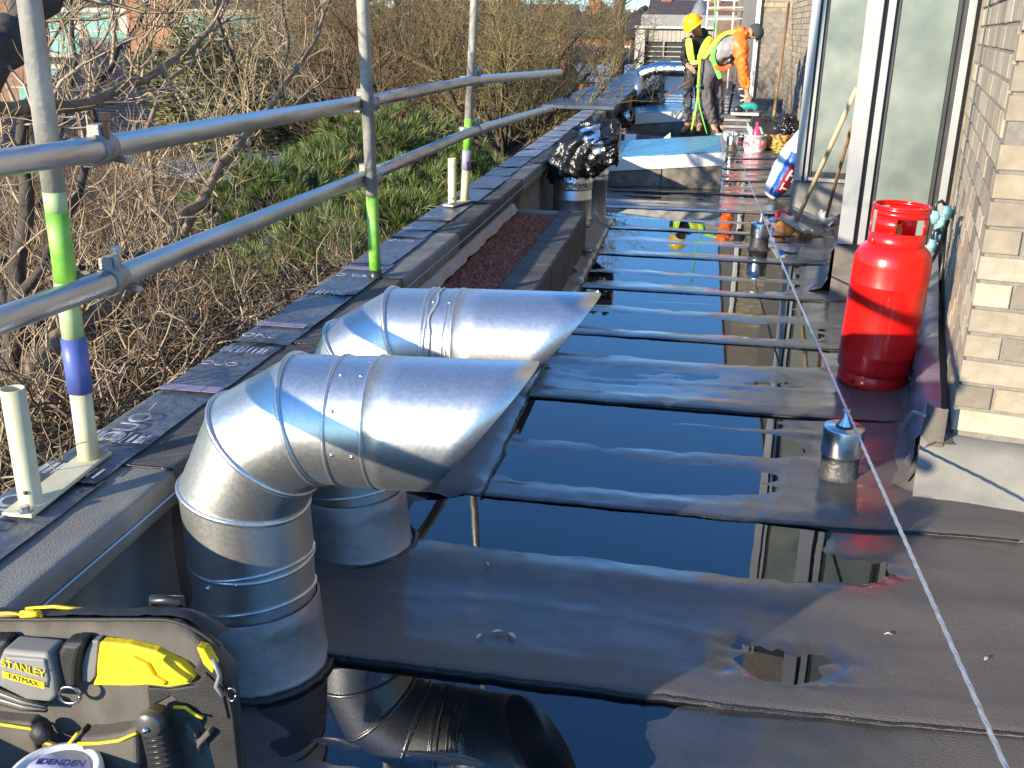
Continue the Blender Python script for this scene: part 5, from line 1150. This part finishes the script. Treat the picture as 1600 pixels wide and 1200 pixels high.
leafy((-9.5,26,.2),(2.6,2.0,2.4),9000,'tan and green bush mass far behind the middle pole',M_leafy,.07,63)
leafy((-5.6,30,-.8),(2.4,2.0,2.2),8000,'ochre bush far behind, left of the red brick houses',M_leafy,.07,64)

# ------------------------------------------------------------------ buildings beyond
M_white = mat('white_render', (.36,.33,.30), (.46,.43,.38), 2, .8)
M_green_g = mat('green_glass', (.10,.28,.24), (.22,.42,.37), 1.5, .12)
M_grey_p = mat('dark_panel', (.06,.065,.08), (.09,.095,.11), 2, .6)
wb_ = thing('apartment_block', 'pale rendered apartment block with green glass balconies behind the near tree', 'building')
X0, X1, YB = -27.0, -16.95, 38.0
MB().box(X0, X1, YB, YB+9, -5, 4.6).obj('wall', M_white, wb_)
MB().box(X1+.01, X1+1.6, YB+.6, YB+9, -5, 4.6).obj('side_wing', mat('navy_panel',(.035,.04,.07),(.06,.065,.10),2,.5), wb_)
for fl in range(4):
    z = -3.9+fl*2.15
    for q in range(5):
        x = X0+.8+q*2.0
        f = MB().box(x, x+1.5, YB-.06, YB-.002, z, z+1.35).obj('window', M_grey_p, wb_)
        MB().box(x+.06, x+.70, YB-.085, YB-.062, z+.08, z+1.27).obj('pane', M_green_g, f); MB().box(x+.8, x+1.44, YB-.085, YB-.062, z+.08, z+1.27).obj('pane', M_green_g, f)
    MB().box(X0, X1+.1, YB-1.0, YB-.1, z-.32, z-.14).obj('balcony_slab', M_white, wb_)
    for q in range(3): MB().box(X0+.3+q*3.4, X0+3.2+q*3.4, YB-1.0, YB-.97, z-.12, z+.62).obj('balcony_glass', M_green_g, wb_)
    MB().box(X0, X1, YB-1.02, YB-.98, z+.64, z+.68).obj('rail', M_white, wb_)
MB().box(X0-7, X0-.05, YB+3, YB+9, -5, 5).obj('brick_wing', mat('brown_brick',(.16,.09,.06),(.24,.14,.09),3,.9), wb_)
sl = thing('slate_house', 'low house with a large dark navy slate roof behind the near tree', 'house')
M_slate = mat('navy_slate', (.003,.007,.020), (.007,.014,.034), 6, .75, spec=.2)
sx0, sx1 = -14.2, -8.3
ridge = (22.6, .95); eave = (18.2, -.95)
MB().box(sx0+.15, sx1-.15, 18.5, 26.5, -5, -1.0).obj('wall', mat('dark_brick',(.05,.035,.028),(.08,.055,.045),3,.9), sl)
MB().add([(sx0,eave[0],eave[1]),(sx1,eave[0],eave[1]),(sx1,ridge[0],ridge[1]),(sx0,ridge[0],ridge[1]),(sx0,27,-.95),(sx1,27,-.95)], [(0,1,2,3),(3,2,5,4),(0,3,4),(1,5,2)]).obj('roof', M_slate, sl)
rw = MB()
for q in range(34):
    u = q/34; y = eave[0]+(ridge[0]-eave[0])*u; z = eave[1]+(ridge[1]-eave[1])*u
    rw.box(sx0-.02, sx1+.02, y-.01, y+.12, z+.004, z+.055)
stuff(rw.obj('slate_courses', M_slate, sl))
MB().tube([(sx0,22.6,.99),(sx1,22.6,.99)], .07, 8).obj('ridge_tile', M_grey_p, sl)
MB().box(sx0+1.2, sx0+2.2, 22.2, 23.0, .6, 1.9).obj('chimney', mat('red_brick',(.26,.10,.05),(.36,.16,.08),3,.9), sl)
ob = thing('outbuilding', 'low pale flat-roofed outbuilding seen through the twigs below the slate roof', 'outbuilding', None, (-6.5,14.0,0))
M_pale_r = mat('pale_blue_roof', (.20,.23,.28), (.28,.31,.36), 2, .5)
MB().box(-1.0,.9,-.9,1.4,-5,-.62).obj('wall', bpy.data.materials['dark_brick'], ob)
MB().box(-1.1,1.0,-1.0,1.5,-.618,-.50).obj('roof', M_pale_r, ob)
for q in range(4): MB().box(-.85+q*.45,-.55+q*.45,-.93,-.902,-1.9,-.9).obj('window', M_grey_p, ob)
# clad building with louvres
cb = thing('clad_building', 'pale grey panel-clad building with a dark louvred opening at the end of the roof', 'building')
M_clad = mat('cream_cladding', (.30,.285,.245), (.38,.36,.31), 1, .7); M_dark = mat('dark_void', (.02,.022,.025), rough=.6)
MB().box(-2.66, 3.5, 42.3, 50, -5, 1.52).obj('wall', M_clad, cb)
MB().box(-2.66, -2.28, 42.0, 42.31, -5, 1.45).obj('corner_post', mat('cream_post',(.40,.38,.33),(.46,.43,.38),1,.7), cb)
MB().box(-2.7, 3.5, 41.95, 42.31, 1.46, 1.56).obj('parapet_trim', mat('pale_trim',(.50,.50,.48),rough=.6), cb)
MB().box(-2.5, 3.5, 42.4, 42.6, 1.57, 1.98).obj('rooftop_screen', mat('grey_screen',(.20,.20,.19),(.27,.27,.26),2,.7), cb)
for q in range(22): MB().box(-2.27+q*.172, -2.27+q*.172+.160, 42.18, 42.302, .97, 1.45).obj('cladding_panel', M_clad, cb)
MB().box(-2.27, -.80, 42.28, 42.303, -.75, .965).obj('opening', M_dark, cb)
for q in range(9): MB().box(-2.27, -.80, 42.20, 42.26, -.72+q*.185, -.68+q*.185).obj('louvre', M_clad, cb)
MB().box(-1.56, -1.50, 42.17, 42.275, -.75, .965).obj('mullion', M_clad, cb)
for q in range(7): MB().box(-.78, -.50, 42.10, 42.29, -.75+q*.245, -.54+q*.245).obj('block', mat('white_block',(.5,.48,.44),(.62,.6,.55),5,.8) if q == 0 else bpy.data.materials['white_block'], cb)
# brick houses and roofs
M_rbrick = mat('red_house_brick', (.26,.10,.045), (.38,.17,.08), 2.5, .9); M_roofd = mat('dark_tile_roof', (.05,.038,.035), (.085,.065,.06), 3, .8); M_roofr = mat('brown_tile_roof', (.14,.075,.045), (.22,.12,.075), 3, .8)
def house(x0, x1, y0, y1, ze, zr, label, rm, wm, wins=3, chim=True, zb=-6):
    t = thing('brick_house', label, 'house', 'houses beyond the roof')
    MB().box(x0, x1, y0, y1, zb, ze).obj('wall', wm, t); ym = (y0+y1)/2
    rf = MB().add([(x0-.3,y0-.4,ze-.05),(x1+.3,y0-.4,ze-.05),(x1+.3,ym,zr),(x0-.3,ym,zr),(x0-.3,y1+.4,ze-.05),(x1+.3,y1+.4,ze-.05)], [(0,1,2,3),(3,2,5,4),(0,3,4),(1,5,2)]).obj('roof', rm, t)
    if chim: MB().box(x0+.5, x0+1.2, ym-.4, ym+.4, ze+.3, zr+.9).obj('chimney', M_rbrick, rf)
    for q in range(wins):
        for z in (ze-1.6, ze-4.2):
            x = x0+(x1-x0)*(q+.5)/wins; f = MB().box(x-.5, x+.5, y0-.06, y0-.002, z, z+1.1).obj('window', M_whitef, t)
            MB().box(x-.42, x-.04, y0-.09, y0-.062, z+.08, z+1.02).obj('pane', M_grey_p, f); MB().box(x+.04, x+.42, y0-.09, y0-.062, z+.08, z+1.02).obj('pane', M_grey_p, f)
house(-7.4,-4.0,60,68,1.0,2.35,'dark-roofed brick house left of the clad building',M_roofd,M_rbrick,3)
house(-13.5,-8.6,66,74,1.3,2.9,'red brick house behind the bare trees',M_roofr,M_rbrick,3)
house(-5.3,-2.9,46,50,-.75,-.1,'low orange brick building with blue-grey roof beside the clad building',mat('blue_roof',(.16,.22,.30),(.22,.28,.36),2,.5),M_rbrick,2,False)
house(-3.6,-.6,72,80,2.0,3.4,'dark-roofed house showing above the clad building',M_roofd,M_rbrick,2)
house(-.2,3.6,70,78,1.9,3.3,'brown-roofed house behind the yellow helmet',M_roofr,M_rbrick,2)
house(-22,-15,80,90,1.5,3.4,'far brown house left of the bare trees',M_roofr,M_rbrick,3)
sp_ = thing('turret', 'small grey domed turret on the skyline above the helmeted worker', 'turret', None, (-.28,60,0))
MB().lathe([(.55,1.0),(.55,1.9),(.50,2.3),(.34,2.75),(.10,3.0),(.03,3.4),(.0001,3.45)], n=16).obj('dome', mat('lead_grey',(.12,.12,.13),(.18,.18,.19),4,.6), sp_)
MB().box(-.4,.4,-.4,.4,-6,1.05).obj('base', M_rbrick, sp_)
# distant white scaffold and brick block right of the workers
fb = thing('scaffolded_block', 'brown brick block behind white scaffold tubes right of the workers', 'building')
MB().box(.35,3.0,33,40,-5,1.72).obj('wall', mat('dull_brick',(.15,.10,.08),(.24,.16,.12),3,.9), fb)
for x0 in (.45,.85): MB().box(x0,x0+.25,32.94,32.998,.9,1.35).obj('window', M_grey_p, fb)
fs_ = thing('far_scaffold', 'white scaffold tubes standing before the far brick block', 'scaffold', None, (0,0,0))
for x in (.06,.32,.75,1.10): MB().tube([(x,29,-5),(x,29,3.2)], .028, 8).obj('upright', M_whitef, fs_)
for z in (1.72,2.0,1.15): MB().tube([(.06,29,z),(1.3,29,z+.02)], .022, 8).obj('ledger', M_whitef, fs_)
MB().box(.06,1.3,28.9,29.5,1.93,1.97).obj('platform', M_wood2, fs_)
# tall slim tree trunk standing in front of the clad building
tt_ = thing('tall_tree', 'tall dark ivy-clad trunk standing just left of the clad building', 'tree', None, (0,0,0))
pts = [Vector((-2.62+.03*math.sin(q*1.3), 33, -5+.5*q)) for q in range(17)]; MB().tube(pts, [.30-.008*q for q in range(17)], 10).obj('trunk', M_barkd, tt_)
m = MB(); RN = random.Random(77)
for q in range(36): twiggy(m, Vector((-2.6,33,RN.uniform(-.5,3))), Vector((RN.gauss(0,1),RN.gauss(0,1),RN.gauss(.4,.4))), RN.uniform(.8,1.8), .03, 2, RN, .05, forks=(3,4))
stuff(m.obj('twigs', M_barkd, tt_))
# far wooded skyline
RN = random.Random(5); wd_ = MB()
for q in range(5200):
    x = RN.uniform(-90, 40); y = 150+RN.uniform(-12,12); top = 4.0+1.8*nz(x*.06,1)+1.2*nz(x*.23,5)
    p = Vector((x, y, -5+(top+5)*RN.random()**.6)); s = RN.uniform(.5,1.3); A_ = Matrix.Rotation(RN.random()*6,3,'Z') @ Matrix.Rotation(RN.random()*6,3,'X')
    wd_.add([p+A_ @ Vector(v)*s for v in ((-1,0,0),(0,-.7,.2),(1,0,0),(0,.7,.2))], [(0,1,2,3)])
o = stuff(tag(wd_.obj('far_trees', mat('far_foliage',(.7,.7,.7),(1,1,1),.5,.9,rand=[(.10,.085,.06),(.15,.12,.08),(.08,.085,.05),(.19,.15,.10)],island=True)), 'brownish wooded skyline beyond the houses', 'trees'))
# low walls of garden hedge so far ground reads as gardens
RN = random.Random(6); wd_ = MB()
for q in range(9000):
    x = RN.uniform(-60, 12); y = RN.uniform(48,110); b_ = nz(x*.12,y*.12,8)
    if b_ < 0: continue
    p = Vector((x, y, -5+4.5*b_*RN.random()+.3)); s = RN.uniform(.3,.9); A_ = Matrix.Rotation(RN.random()*6,3,'Z') @ Matrix.Rotation(RN.random()*6,3,'X')
    wd_.add([p+A_ @ Vector(v)*s for v in ((-1,0,0),(0,-.7,.2),(1,0,0),(0,.7,.2))], [(0,1,2,3)])
stuff(tag(wd_.obj('garden_hedges', bpy.data.materials['far_foliage']), 'rough hedges and bushes in the gardens far below', 'hedges'))
